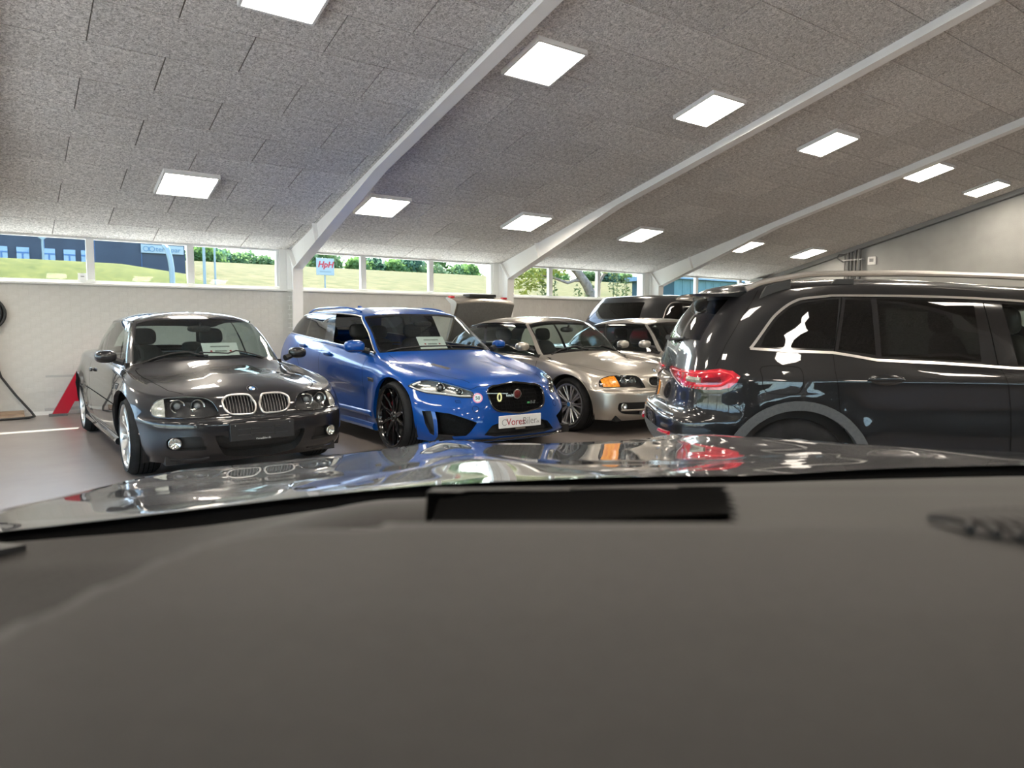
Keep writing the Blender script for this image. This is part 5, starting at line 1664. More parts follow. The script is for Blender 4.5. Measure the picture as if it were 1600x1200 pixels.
    for s_ in (-1, 1):
        B.ribbon('bonnet_side_gap', [(-.55, s_*.66), (-.2, s_*.63), (.25, s_*.57), (.6, s_*.50), (.78, s_*.43)], 0.005, M_seam, car, 'top')
        B.ribbon('bonnet_louvre', [(-.05, s_*.40), (.28, s_*.37)], 0.045, M_blackm, car, 'top', lift=0.003)
    # antenna fin
    MB().prism([(-2.95,1.50),(-2.78,1.50),(-2.92,1.56),(-2.97,1.56)], 'y', -.015, .015).build('roof_antenna', pm, car)
M_tail = noise_col(mat('red tail lamp', rough=0.12, coat=0.9), 14, (0.30,0.0,0.012), (0.75,0.02,0.04))
M_tailin = mat('bright red light bar', (0.85,0.04,0.06), 0.2, coat=0.8)
M_taildk = mat('dark red lens', (0.16,0.0,0.01), 0.12, coat=0.9)
M_clad = noise_col(mat('grey arch cladding', rough=0.5), 60, (0.075,0.082,0.088), (0.095,0.102,0.108))
M_liner = noise_col(mat('olive felt liner', rough=0.95), 20, (0.07,0.07,0.045), (0.12,0.12,0.08))
SF = {'side': [('window_band', [(-.252,1.125),(-.212,1.197),(-.126,1.311),(-.023,1.40),(.078,1.441),(.217,1.455),(.325,1.461),(.932,1.450),(1.5,1.418),(2.0,1.37),(2.55,1.12),(2.60,1.02),(1.36,1.012),(.895,1.042),(.501,1.062),(.346,1.09),(.23,1.108),(-.025,1.117)]),
  ('quarter_window', [(-.201,1.145),(-.173,1.209),(-.087,1.323),(-.005,1.392),(.075,1.42),(.194,1.436),(.298,1.442),(.243,1.130),(.035,1.134)]),
  ('rear_vent_window', [(.338,1.44),(.493,1.444),(.500,1.091),(.388,1.107),(.27,1.122)]),
  ('rear_door_window', [(.529,1.444),(.85,1.441),(1.124,1.427),(1.149,1.052),(.899,1.063),(.701,1.071),(.535,1.083)]),
  ('door_pillar', [(1.128,1.427),(1.284,1.414),(1.357,1.033),(1.149,1.048)]),
  ('front_window', [(1.295,1.412),(1.65,1.39),(1.98,1.352),(2.48,1.11),(2.50,1.035),(1.364,1.029)])],
 'diag': [('tail_lamp', [(.40,.968),(.345,.983),(.18,.976),(.0085,.980),(-.159,.986),(-.264,1.001),(-.341,.989),(-.3875,.957),(-.375,.921),(-.3366,.883),(-.282,.869),(-.178,.863),(.0205,.867),(.115,.887),(.30,.930),(.38,.950)])]}
# ------------------------------------------------------------------ large black SUV seen from its right rear (origin under the rear axle)
SUV = [
 [(3.87,0,0.26),(3.85,0.4,0.26),(3.77,0.68,0.26),(3.58,0.82,0.27),(3.38,0.86,0.27),(3.07,0.875,0.27),(2.2,0.875,0.27),(1.2,0.875,0.27),(0.3,0.875,0.28),(-0.28,0.85,0.32),(-0.56,0.72,0.34),(-0.64,0.42,0.34),(-0.66,0,0.34)],
 [(3.93,0,0.36),(3.91,0.4,0.36),(3.83,0.7,0.36),(3.62,0.86,0.36),(3.4,0.9,0.37),(3.07,0.912,0.38),(2.2,0.91,0.38),(1.2,0.91,0.38),(0.3,0.91,0.38),(-0.3,0.885,0.42),(-0.62,0.76,0.44),(-0.72,0.44,0.44),(-0.74,0,0.44)],
 [(3.95,0,0.52),(3.93,0.4,0.52),(3.85,0.71,0.52),(3.64,0.87,0.52),(3.41,0.91,0.53),(3.07,0.92,0.55),(2.2,0.918,0.55),(1.2,0.918,0.55),(0.3,0.92,0.55),(-0.31,0.9,0.55),(-0.65,0.775,0.56),(-0.755,0.45,0.56),(-0.775,0,0.56)],
 [(3.95,0,0.66),(3.93,0.4,0.66),(3.85,0.71,0.66),(3.64,0.87,0.66),(3.41,0.91,0.66),(3.07,0.92,0.66),(2.2,0.915,0.66),(1.2,0.915,0.66),(0.3,0.92,0.66),(-0.31,0.905,0.655),(-0.64,0.78,0.655),(-0.745,0.45,0.655),(-0.765,0,0.655)],
 [(3.94,0,0.75),(3.92,0.4,0.75),(3.84,0.7,0.75),(3.63,0.86,0.75),(3.41,0.908,0.75),(3.07,0.918,0.75),(2.2,0.913,0.76),(1.2,0.913,0.76),(0.3,0.92,0.75),(-0.3,0.905,0.72),(-0.585,0.775,0.7),(-0.665,0.45,0.7),(-0.68,0,0.7)],
 [(3.91,0,0.86),(3.89,0.4,0.86),(3.81,0.68,0.87),(3.6,0.84,0.88),(3.38,0.9,0.89),(3.07,0.915,0.9),(2.2,0.918,0.905),(1.2,0.92,0.912),(0.3,0.922,0.922),(-0.28,0.9,0.925),(-0.555,0.765,0.93),(-0.635,0.45,0.93),(-0.65,0,0.93)],
 [(3.85,0,0.95),(3.83,0.4,0.95),(3.73,0.66,0.96),(3.52,0.8,0.965),(3.33,0.86,0.965),(3.02,0.885,0.96),(2.2,0.895,0.96),(1.2,0.9,0.972),(0.3,0.902,0.992),(-0.27,0.88,1.01),(-0.535,0.745,1.02),(-0.612,0.44,1.025),(-0.628,0,1.03)],
 [(2.87,0,1.06),(2.86,0.4,1.055),(2.77,0.68,1.045),(2.65,0.8,1.03),(2.47,0.835,1.02),(2.24,0.848,1.015),(1.7,0.858,1.012),(1.15,0.862,1.018),(0.28,0.868,1.095),(-0.24,0.842,1.125),(-0.505,0.705,1.14),(-0.58,0.42,1.15),(-0.595,0,1.15)],
 [(2.52,0,1.29),(2.51,0.37,1.285),(2.44,0.6,1.27),(2.35,0.7,1.26),(2.2,0.755,1.255),(2.02,0.785,1.25),(1.63,0.808,1.25),(1.12,0.812,1.255),(0.29,0.818,1.285),(-0.13,0.792,1.3),(-0.405,0.655,1.315),(-0.495,0.4,1.32),(-0.51,0,1.32)],
 [(2.24,0,1.425),(2.23,0.34,1.42),(2.19,0.54,1.41),(2.12,0.64,1.4),(2,0.7,1.4),(1.85,0.73,1.408),(1.57,0.752,1.417),(1.08,0.756,1.448),(0.3,0.76,1.462),(-0.02,0.735,1.458),(-0.27,0.6,1.47),(-0.385,0.36,1.475),(-0.4,0,1.478)],
 [(2.1,0,1.49),(2.09,0.31,1.485),(2.06,0.48,1.477),(2,0.58,1.47),(1.89,0.64,1.473),(1.75,0.665,1.482),(1.49,0.685,1.493),(1.02,0.69,1.525),(0.34,0.695,1.538),(0.04,0.675,1.53),(-0.23,0.55,1.535),(-0.36,0.33,1.532),(-0.38,0,1.532)],
 [(1.92,0,1.525),(1.91,0.25,1.522),(1.89,0.4,1.517),(1.84,0.48,1.513),(1.74,0.53,1.517),(1.61,0.55,1.526),(1.37,0.565,1.537),(0.92,0.57,1.568),(0.4,0.575,1.578),(0.18,0.55,1.572),(0,0.45,1.578),(-0.08,0.26,1.573),(-0.09,0,1.572)],
 [(1.67,0,1.547),(1.665,0,1.547),(1.65,0,1.549),(1.62,0,1.55),(1.52,0,1.552),(1.4,0,1.558),(1.17,0,1.567),(0.76,0,1.595),(0.5,0,1.6),(0.38,0,1.598),(0.3,0,1.594),(0.27,0,1.592),(0.26,0,1.591)],
]
def make_suv(name, label, cat, loc, yaw, pm):
    car = empty(name, loc, yaw, label, cat)
    FW, RW, R, RA = 3.05, 0.02, 0.345, 0.405
    def deform(G, ts, ks):
        X, Y, Z = G[..., 0], G[..., 1], G[..., 2]; kk = np.array(ks)[None, :]
        side = np.clip((Y-0.6)/0.2, 0, 1)*(kk < 6)
        for wx in (FW, RW):
            r = np.sqrt((X-wx)**2+(Z-R)**2)
            G[..., 1] += 0.016*np.exp(-((r-0.46)/0.07)**2)*np.clip((Z-0.25)/0.15, 0, 1)*side
        d = np.exp(-((X-1.0)/0.7)**2)*np.exp(-((Z-0.76)/0.09)**2)*side
        G[..., 1] -= 0.012*d
        return G
    B = Body(SUV, 7, 5, (1,1,1), extra_s=(2.75, 10.35), extra_k=(7.1, 7.18, 8.85), deform=deform)
    B.region('windscreen', lambda s, k, c: s < 2.75 and 7.1 < k < 8.85)
    B.region('rear_window', lambda s, k, c: s > 10.35 and 7.18 < k < 8.85)
    sidec = lambda c, n: c.y > 0.5 and abs(n.y) > 0.25
    for wx in (FW, RW):
        poly = [(wx + RA*math.cos(a), R + RA*math.sin(a)) for a in np.linspace(-0.5, PI+0.5, 30)] + [(wx-0.3, -0.2), (wx+0.3, -0.2)]
        B.cut_away(poly, 'side', sidec)
    for wx in (FW, RW):
        B.knife('arch_cladding', [(wx + .462*math.cos(a), R + .462*math.sin(a)) for a in np.linspace(-0.6, PI+0.6, 34)], 'side', lambda c, n: c.y > 0.5 and c.z < 1.0)
    B.region('bumper_lower', lambda s, k, c: s > 9.3 and k < 2.0)
    for nm, poly in SF['side']:
        B.knife(nm, poly, 'side', lambda c, n: c.y > 0.4 and c.z > 0.9)
    diag = (Vector((-.7071,-.7071,0)), Vector((0,0,1)))
    for nm, poly in SF['diag']:
        B.knife(nm, poly, dirs=diag, cond=lambda c, n: c.x < 0.0 and c.y > 0.0 and c.z < 1.2)
    gm = {'body': pm, 'windscreen': M_wscreen, 'rear_window': M_privacy, 'quarter_window': M_privacy, 'rear_door_window': M_privacy, 'rear_vent_window': M_privacy, 'front_window': M_carglass, 'door_pillar': M_blackgl, 'window_band': M_blackgl, 'tail_lamp': M_tail, 'arch_cladding': M_clad, 'bumper_lower': M_clad}
    P = B.split(car, gm, ['body', 'windscreen', 'rear_window', 'bumper_lower'])
    for o in P['arch_cladding']:
        B.offset_copy(o, 0.012, 'arch_cladding_face', M_clad, o)
    return car, B, P, (FW, RW, R, RA)

def suv_trim(car, B, P, dims, pm, full=True):
    FW, RW, R, RA = dims
    for i, s_ in enumerate((-1, 1)):
        for wx in (FW, RW):
            wheel(car, (wx, s_*(.895-.12), R), s_, R, .215, .25, 'five', M_alloy)
            arch(B, car, wx, R, RA, s_, .90, .40, M_clad, liner=M_liner)
        low = [(-.267,1.129),(-.025,1.114),(.23,1.106),(.346,1.087),(.501,1.059),(.895,1.040),(1.36,1.009),(2.0,1.008),(2.58,1.012)]
        up_ = [(-.267,1.129),(-.252,1.145),(-.212,1.197),(-.126,1.311),(-.075,1.362),(-.023,1.402),(.025,1.428),(.078,1.444),(.217,1.458),(.325,1.463),(.932,1.453),(1.5,1.42),(1.98,1.372)]
        B.ribbon('chrome_trim', low, 0.017, M_satin, car, 'side', s_, 0.006)
        B.ribbon('chrome_trim', smooth_poly(up_, 3, False), 0.017, M_satin, car, 'side', s_, 0.006)
        if not full: continue
        for nm, pl in (('door_gap', [(.235,1.10),(.238,.99),(.255,.874),(.264,.756),(.30,.62)]), ('door_gap', [(1.245,1.03),(1.271,.918),(1.305,.76),(1.306,.5)]), ('pillar_gap', [(1.185,1.42),(1.245,1.03)]), ('pillar_gap', [(.317,1.455),(.243,1.11)]),
                       ('tailgate_gap', [(-.17,1.505),(-.20,1.46),(-.30,1.32),(-.40,1.16),(-.47,1.02)]),
                       ('fuel_flap', smooth_poly([(-.202,1.018),(-.013,1.019),(.036,.992),(.040,.913),(.020,.866),(-.019,.850),(-.153,.852),(-.199,.883),(-.205,.95)], 3) + [(-.202,1.018)])):
            B.ribbon(nm, pl, 0.005, M_seam, car, 'side', s_)
        # door handles in oval bowls
        for hx in (.545, 1.62):
            h = B.on_side(hx, .938, s_)
            b = blob(car, 'handle_bowl', M_blackgl, (hx, h.y - s_*0.004, .938), (.118, .012, .037), 2)
            blob(car, 'door_handle', pm, (hx-.005, h.y + s_*0.016, .944), (.105, .014, .017), 3)
        # roof rail on two feet
        pts = []
        for x in np.linspace(-.26, 2.1, 26):
            h = B.on_top(x, s_*.655)
            pts.append(Vector((x, s_*.672, (1.500 + (1.597-1.500)*min(1, max(0, (x+.26)/.42))**0.6 if x < .3 else 1.597 - 0.030*max(0, x-.72)**1.5*1.35) + .012)))
        m = MB().tube(pts, 0.019, 8).build('roof_rail', M_satin, car, smooth=True)
        for x0, x1 in ((-.18, .02), (.26, .42)):
            a = B.on_top(x0, s_*.66); b = B.on_top(x1, s_*.66)
            MB().prism([(x0, a.z-.03), (x1, b.z-.03), (x1, 1.575), (x0+.05, 1.575 if x0 > 0 else 1.53)], 'y', s_*.655, s_*.688).build('rail_foot', M_blackm, m)
        # tail lamp inner bars
        lamp = P['tail_lamp'][i]
        def on_diag(a, z):
            A = Vector((-.7071, -.7071*s_*-1 if False else -.7071, 0))
            d = Vector((.7071, -.7071*1, 0))
            o_ = Vector((-.7071*a, -.7071*a, z)) - d*3
            h = B.ray((o_.x, o_.y, o_.z), (d.x, d.y, 0))
            return None if h is None else Vector((h.x, s_*h.y, h.z))
        def lampbar(nm, pl, r, mt):
            q = []
            for a, z in pl:
                h = on_diag(a, z)
                if h is not None:
                    n = B.normal_at(h); q.append(h + n*0.002)
            if len(q) > 1: MB().tube(q, r, 6).build(nm, mt, lamp, smooth=True)
        lampbar('light_bar', smooth_poly([(.30,.964),(.16,.962),(.0,.963),(-.12,.966),(-.25,.978),(-.33,.968),(-.355,.945)], 4, False), 0.006, M_tailin)
        lampbar('light_bar', smooth_poly([(-.10,.885),(-.20,.888),(-.28,.895),(-.32,.92),(-.345,.945)], 4, False), 0.009, M_tailin)
        lampbar('lens_block', smooth_poly([(-.02,.925),(-.10,.923),(-.15,.924)], 4, False), 0.020, M_corner)
        lampbar('lens_block', smooth_poly([(-.17,.925),(-.25,.930),(-.28,.938)], 4, False), 0.017, M_taildk)
        for k in range(6):
            lampbar('chrome_tick', [(-.02-.034*k,.868),(-.035-.034*k,.882)], 0.0045, M_chrome)
        lampbar('chrome_edge', smooth_poly([(.36,.955),(.28,.925),(.17,.895),(.09,.872),(.03,.862)], 4, False), 0.006, M_chrome)
        # reflector in the bumper
        q = [B.ray((-3, s_*y, z), (1,0,0)) for y, z in ((.40,.545),(.50,.547),(.62,.552))]
        MB().tube([h - Vector((.004,0,0)) for h in q], 0.015, 8).build('bumper_reflector', M_tail, car, smooth=True)
        door_mirror(car, pm, (2.35, s_*1.02, 1.12), (.10,.12,.09), s_, (2.42, s_*.86, 1.04))
    if full:
        # rear wiper, spoiler, bumper sill
        h = B.ray((-3, .05, 1.17), (1,0,0)); h2 = B.ray((-3, -.35, 1.19), (1,0,0))
        MB().tube([h - Vector((.05,0,-.02)), h - Vector((.025,-.06,0)), h2 - Vector((.02,0,0))], [.020,.014,.009], 8).build('rear_wiper', M_blackm, car, smooth=True)
        sp = []
        vs = []; ys = np.linspace(-.60, .60, 15)
        for y in ys:
            e = 1-(abs(y)/.60)**4
            xr = -.36 - .19*e**0.5; xf = -.14
            vs += [(xf, y, 1.535-.02*(y/.6)**2), (xr, y, 1.502-.015*(y/.6)**2), (xr+.01, y, 1.482-.015*(y/.6)**2), (xf-.1, y, 1.46)]
        fs = []
        for k in range(14):
            for a, b in ((0,1),(1,2),(2,3)): fs.append((4*k+a, 4*k+4+a, 4*k+4+b, 4*k+b))
        fs += [(0,1,2,3), (59,58,57,56)]
        MB().add(vs, fs).build('roof_spoiler', pm, car, smooth=60)
        pts = [B.ray((-3, y, .665), (1,0,0)) for y in np.linspace(-.62,.62,18)]
        MB().tube([p + Vector((.012,0,.012)) for p in pts], 0.012, 8).build('bumper_strip', M_chrome, car, smooth=True)
    MB().box(-.55, 3.5, -.75, .75, .24, .36).build('underbody', M_blackm, car)
    # cabin
    vs = []; fs = []; idx = {}; G = B.G
    for i in range(G.shape[0]):
        for j in range(G.shape[1]):
            if B.ks[j] < 9.05: continue
            idx[(i,j)] = len(vs); p = Vector(G[i,j]); vs.append(p - B.normal_at(p)*0.025)
    for (i, j) in list(idx):
        if (i+1,j) in idx and (i+1,j+1) in idx and (i,j+1) in idx: fs.append((idx[(i,j)], idx[(i,j+1)], idx[(i+1,j+1)], idx[(i+1,j)]))
    MB().add(vs, fs).add([(v.x,-v.y,v.z) for v in vs], fs).build('headlining', M_inner, car)
    for x, zz in ((1.95, .52), (.95, .54)):
        for s_ in (-1, 1): seat(car, x, s_*.40, zz, h=.52)
    if full:
        for s_ in (-1, 1): MB().box(-.3, 2.4, s_*.80, s_*.84, .40, 1.0).build('door_card', M_inner, car)
        MB().prism([(2.75,1.0),(2.45,1.03),(2.2,.98),(2.15,.8),(2.7,.7)], 'y', -.78, .78).build('dashboard', M_inner, car)
        steering(car, 2.10, .40, .95)
# ------------------------------------------------------------------ the car the photo is taken from (local x right, y forward, origin on the floor under the camera)
M_ownpaint = paint('deep blue black paint', (0.010,0.012,0.020))
M_dash = noise_col(mat('taupe soft dashboard', rough=0.6, spec=0.25), 180, (0.013,0.0120,0.0110), (0.017,0.0157,0.0145), bump=0.10, bdist=0.0008)
M_dashdk = mat('dark lower dash', (0.040,0.036,0.035), 0.6)
M_hole = mat('head-up display well', (0.004,0.004,0.005), 0.6)
OYAW = math.radians(8.4)      # the car stands turned a little to the left of the view
own = empty('driver_car', (0, 0, 0), -HEAD + OYAW, 'dark car in the foreground seen from its driver seat, bonnet and dashboard', 'car')
UC = 0.43
def sst(a, b, x):
    t = np.clip((x-a)/(b-a), 0, 1); return t*t*(3-2*t)
def bonnet_z(u, y):
    ze = np.interp(y, [.5,.78,.967,1.131,1.468,1.70,1.92,2.08,2.22,2.33,2.40,2.44], [1.072,1.052,1.034,1.012,.972,.944,.912,.878,.83,.77,.69,.60])
    d = np.abs(u-UC)
    g = 1 - sst(.34, .95, d)
    z = ze + .010 + .028*g
    z += .015*np.exp(-((d-.33)/.085)**2)*sst(.75, 1.1, y) - .004*np.exp(-(d/.12)**2)
    z -= .10*sst(.915, 1.03, d)
    return z
us = UC + np.sort(np.concatenate([np.linspace(-.96,.96,97)])); ysb = np.concatenate([np.linspace(.745, 1.9, 46), np.linspace(1.92, 2.44, 27)])
vs = []; fs = []
for y in ysb:
    for u in us:
        # nose is rounded in plan
        yy = y - .16*sst(1.2, 2.44, y)*((u-UC)/.95)**2 + .06*(1-((u-UC)/.93)**2)*(1-sst(.745, 1.1, y))
        vs.append((u, yy, float(bonnet_z(u, y))))
nu = len(us)
for j in range(len(ysb)-1):
    for i in range(nu-1): fs.append((j*nu+i, j*nu+i+1, (j+1)*nu+i+1, (j+1)*nu+i))
me = bpy.data.meshes.new('bonnet'); me.from_pydata(vs, [], fs); me.update()
obj('bonnet', me, M_ownpaint, own, smooth=True)
# wings, front end and scuttle
m = MB()
for s_ in (-1, 1):
    vs = []; fs = []
    for j, y in enumerate(ysb):
        yy = y - .16*sst(1.2, 2.44, y)
        z = float(bonnet_z(UC+s_*.96, y))
        vs += [(UC+s_*.96, yy, z), (UC+s_*.985, yy, z-.06), (UC+s_*.985, yy, .30)]
        if j: fs += [(3*j-3, 3*j-2, 3*j+1, 3*j), (3*j-2, 3*j-1, 3*j+2, 3*j+1)]
    m.add(vs, fs)
m.build('wing', M_ownpaint, own)
m = MB(); vs = []; fs = []
for i, u in enumerate(us):
    yy = 2.44 - .16*((u-UC)/.95)**2
    vs += [(u, yy, .60), (u, yy+.04, .45), (u, yy, .25)]
    if i: fs += [(3*i-3, 3*i-2, 3*i+1, 3*i), (3*i-2, 3*i-1, 3*i+2, 3*i+1)]
m.add(vs, fs).build('front_bumper', M_ownpaint, own)
for s_ in (-1, 1):
    w_ = wheel(own, (UC+s_*.83, 1.55, .36), -1, .36, .25, .25, 'five', M_alloy)
    w_.rotation_euler = (0, 0, PI/2 if s_ > 0 else -PI/2)
# black scuttle and glass border at the foot of the windscreen
m = MB(); vs = []; fs = []
for i, u in enumerate(us):
    z = float(bonnet_z(u, .745))
    e_ = .06*(1-((u-UC)/.93)**2)
    vs += [(u, .760+e_, z-.004), (u, .745+e_, z-.012), (u, .72+e_, z-.034), (u, .67, 1.078 - .02*((u-UC)/.95)**2), (u, .58, 1.03)]
    if i:
        for k in range(4): fs.append((5*i-5+k, 5*i-4+k, 5*i+1+k, 5*i+k))
m.add(vs, fs).build('scuttle', M_seam, own, smooth=60)
# windscreen
vs = []; fs = []
for i, u in enumerate(np.linspace(-.50, 1.36, 25)):
    d = (u-UC)/.95
    for j, t in enumerate(np.linspace(0, 1, 9)):
        vs.append((u*(1-.0*t), .80 - .05*d*d - 1.02*t, 1.075 + .66*t - .05*t*t - .03*d*d*t))
        if i and j: n = i*9+j; fs.append((n-10, n-9, n, n-1))
me = bpy.data.meshes.new('windscreen'); me.from_pydata(vs, [], fs); me.update()
M_ownglass = glass('clean windscreen', (0.985,0.99,0.985), 0.12, ior=1.3)
wsg = obj('windscreen', me, M_ownglass, own, smooth=True)
# dashboard: sloping top, raised hood over the instruments, lower left end
def dash_z(u, y):
    zs = np.interp(y, [-.2, .0, .20, .29, .305, .42, .50, .60, .72], [1.178,1.184,1.187,1.186,1.184,1.168,1.155,1.130,1.096])
    zl = np.interp(y, [-.2, .05, .2, .35, .5, .62, .72], [.93,.95,.975,1.012,1.050,1.072,1.080])
    # rounded hood outline: signed distance to the corner at (-.115,.275)
    ed = -.134 - .22*np.maximum(.305-y, 0)
    cx, cy, r = ed+.055, .305-.050, .052
    inside_ = (u-ed)
    du = np.maximum(cx-u, 0); dy = np.maximum(y-cy, 0)*(u < -.06)
    dist = np.sqrt(du*du+dy*dy) - r            # <0 inside
    b = 1 - sst(-.016, .020, dist)
    far = sst(.36, .62, y)*(1 - sst(.10, .34, -u))   # towards the glass both levels meet
    z = zl + (zs-zl)*np.maximum(b, far*0.9)
    return z
ud = np.sort(np.unique(np.round(np.concatenate([np.linspace(-.70,-.20,18), np.linspace(-.20,.16,61), np.linspace(.16,1.2,40)]),4)))
yd = np.sort(np.unique(np.round(np.concatenate([np.linspace(-.16,.18,18), np.linspace(.18,.46,60), np.linspace(.46,.72,20)]),4)))
def in_slot(u, y):
    t = (y-.306)/.17
    if not (.306 < y < .455 + .045*(u+.10)/.25): return False
    return -.074 - .026*t < u < .099 + .048*t
def y_w(u):
    d = u-.27; return .78 + .148*d - .12*d*d
def dash_pt(u, y):
    yy = y if y < .46 else .46 + (y_w(u)-.46)*(y-.46)/(.72-.46)
    return (u, yy, float(dash_z(u, y)))
vs = [dash_pt(u, y) for y in yd for u in ud]; fs = []
nn = len(ud)
for j in range(len(yd)-1):
    for i in range(nn-1):
        if in_slot((ud[i]+ud[i+1])/2, (yd[j]+yd[j+1])/2): continue
        fs.append((j*nn+i, j*nn+i+1, (j+1)*nn+i+1, (j+1)*nn+i))
me = bpy.data.meshes.new('dashboard'); me.from_pydata(vs, [], fs); me.update()
dash = obj('dashboard', me, M_dash, own, smooth=True); dash.rotation_euler = (0, 0, -OYAW)
wl_ = MB().box(-.12, .17, .300, .52, 1.03, 1.035)
wl_.box(-.12, .17, .300, .303, 1.035, 1.178).box(-.125, -.12, .300, .52, 1.035, 1.10).box(.165, .17, .300, .52, 1.035, 1.135).box(-.12, .17, .515, .52, 1.035, 1.12)
wl_.build('display_well', M_hole, dash)
MB().box(-.06, .09, .33, .42, 1.05, 1.056).build('display_mirror', mat('well glass', (0.01,0.012,0.015), 0.05, coat=1), dash)
# seam in the dash top left of the well, dark trim at the foot of the pillar
def dash_ribbon(nm, pts, w0, mt, lift=0.0012):
    v2 = []; f2 = []
    P_ = [Vector((u, y, float(dash_z(u, y))+lift)) for u, y in pts]
    for i, p in enumerate(P_):
        t = (P_[min(i+1,len(P_)-1)]-P_[max(i-1,0)]).normalized(); n = Vector((0,0,1)).cross(t).normalized()
        v2 += [p+n*w0/2, p-n*w0/2]
        if i: f2.append((2*i-2, 2*i-1, 2*i+1, 2*i))
    me = bpy.data.meshes.new(nm); me.from_pydata(v2, [], f2); me.update(); return obj(nm, me, mt, dash)
dash_ribbon('dash_seam', [(-.100+.0*t, .33+.10*t) for t in np.linspace(0,1,8)], .0016, M_dashdk)
MB().prism([(-.70,.36),(-.52,.50),(-.42,.60),(-.50,.62),(-.70,.60)], 'z', 1.03, 1.082).build('pillar_foot_trim', M_blackm, dash)
# loudspeaker grille: fine ribs in a shallow oval
gx, gy = .305, .288
gm_ = mat('speaker cavity', (0.03,0.027,0.026), 0.7)
ov = []
for k in range(36):
    a = 2*PI*k/36; u, y = gx+.125*math.cos(a), gy+.052*math.sin(a)-.06*.125*math.cos(a)
    ov.append((u, y, float(dash_z(u, y))+.0012))
sp = MB().add([(gx, gy, float(dash_z(gx,gy))+.0012)] + ov, [(0, k+1, (k+1) % 36+1) for k in range(36)]).build('speaker_grille', gm_, dash)
for k in range(40):
    u = gx - .120 + .240*k/39
    hw = .050*math.sqrt(max(0, 1-((u-gx)/.125)**2))
    if hw < .004: continue
    yc = gy - .06*(u-gx)
    pts = [(u + .006*math.cos(t*1.5), yc+hw*t, float(dash_z(u, yc+hw*t))+.0022) for t in np.linspace(-1, 1, 7)]
    MB().tube(pts, .0019, 5).build('grille_rib', M_dash, sp, smooth=True)
# front panel under the dash, so that nothing is hollow from the side
MB().box(-.70, 1.2, -.19, -.16, .45, 1.0).build('dash_front', M_dashdk, dash)
# head-up read-out: the image the car throws ahead of the glass
M_hudy = mat('yellow read-out', (0,0,0), 1, emit=(0.80,0.78,0.36), estr=1.0)
M_hudw = mat('white read-out', (0,0,0), 1, emit=(0.62,0.74,0.72), estr=1.0)
M_hudr = mat('red read-out', (0,0,0), 1, emit=(0.75,0.32,0.40), estr=1.0)
M_hudk = mat('dark read-out', (0.02,0.03,0.03), 1)
def hud(px, py, D=2.35):
    x = (px-800)/1109*D*1.0; t = (py-600)/1109
    # camera pitch turned into a level distance
    cp, sp_ = math.cos(PITCH), math.sin(PITCH)
    dy = cp - t*sp_; dz = -sp_ - t*cp
    return Vector((x/dy, D, CAM_H + dz/dy*D)), D/1109/dy
RX = Matrix.Rotation(PI/2, 4, 'X')
c, k = hud(780.5, 621.5)
hd = text('head_up_display', '0', 19.5*k, M_hudy, dash, Matrix.Translation(c) @ RX, 0.0006, xs=0.85, bold=0.0006)
c, k = hud(797, 617.8)
text('read_out_unit', 'km/h', 6.0*k, M_hudw, hd, Matrix.Translation(c) @ RX, 0.0005)
c, k = hud(777, 614.8)
MB().box(c.x-17*k, c.x+17*k, c.y, c.y+.001, c.z-.25*k, c.z+.25*k).build('read_out_line', M_hudw, hd)
c, k = hud(746.5, 622)
MB().lathe([(5.6*k,-.0006),(7.6*k,-.0006),(7.6*k,.0006),(5.6*k,.0006),(5.6*k,-.0006)], 32, 'y', c).build('limit_ring', M_hudr, hd)
MB().lathe([(.0003,0),(5.7*k,0)], 32, 'y', c).build('limit_disc', M_hudw, hd)
text('limit_number', '50', 7.6*k, M_hudk, hd, Matrix.Translation(c+Vector((0,-.002,0))) @ RX, 0.0004, bold=0.0004)

# roof and pillars of this car: they keep the lamps off the dashboard
MB().prism([(-.20,1.69),(-.5,1.74),(-1.2,1.76),(-2.0,1.72),(-2.4,1.62),(-2.4,1.56),(-2.0,1.66),(-1.2,1.70),(-.5,1.68),(-.22,1.655)], 'x', UC-.72, UC+.72).build('roof', M_ownpaint, own)
for s_ in (-1, 1):
    MB().tube([(UC+s_*.92, .66, 1.04), (UC+s_*.80, .20, 1.40), (UC+s_*.70, -.22, 1.66)], .035, 8).build('windscreen_pillar', M_ownpaint, own, smooth=True)
    MB().box(UC+s_*.90, UC+s_*.96, -2.3, .75, .30, 1.02).build('door', M_ownpaint, own)
    MB().tube([(UC+s_*.92, -1.05, 1.0), (UC+s_*.72, -1.1, 1.70)], .05, 8).build('door_pillar', M_ownpaint, own)
MB().box(UC-.9, UC+.9, -2.4, -2.34, .35, 1.58).build('tailgate', M_ownpaint, own)
for s_ in (-1, 1): seat(own, 0, 0, .5) if False else None
MB().box(UC-.9, UC+.9, -2.3, .70, .30, .36).build('cabin_floor', M_dashdk, own)
# ------------------------------------------------------------------ the cars on the floor
pm1 = paint('carbon black paint', (0.010,0.010,0.012))
S3 = (1.17, 1.0, 1.025)
car1, B1, P1, d1 = make_coupe('coupe', 'black two-door coupe with chrome twin grille and silver wheels, nearest the left', 'car', None, (1.80, 6.80, 0), math.radians(-89.9), S3, 'm', pm1)
coupe_common(car1, B1, P1, d1, S3, 'm', pm1, 'ysplit', M_alloy)
coupe_m_trim(car1, B1, P1, S3, pm1)

pm2 = paint('bright blue paint', (0.001,0.060,0.30), metal=0.1, rough=0.3)
nodes(pm2)[2].inputs['Coat Weight'].default_value = 0.75
car2, B2, P2, d2 = make_jag('estate_car', 'bright blue sports estate car with black mesh grille and black wheels', 'car', (4.20, 6.50, 0), math.radians(-92), pm2)
jag_trim(car2, B2, P2, d2, pm2)

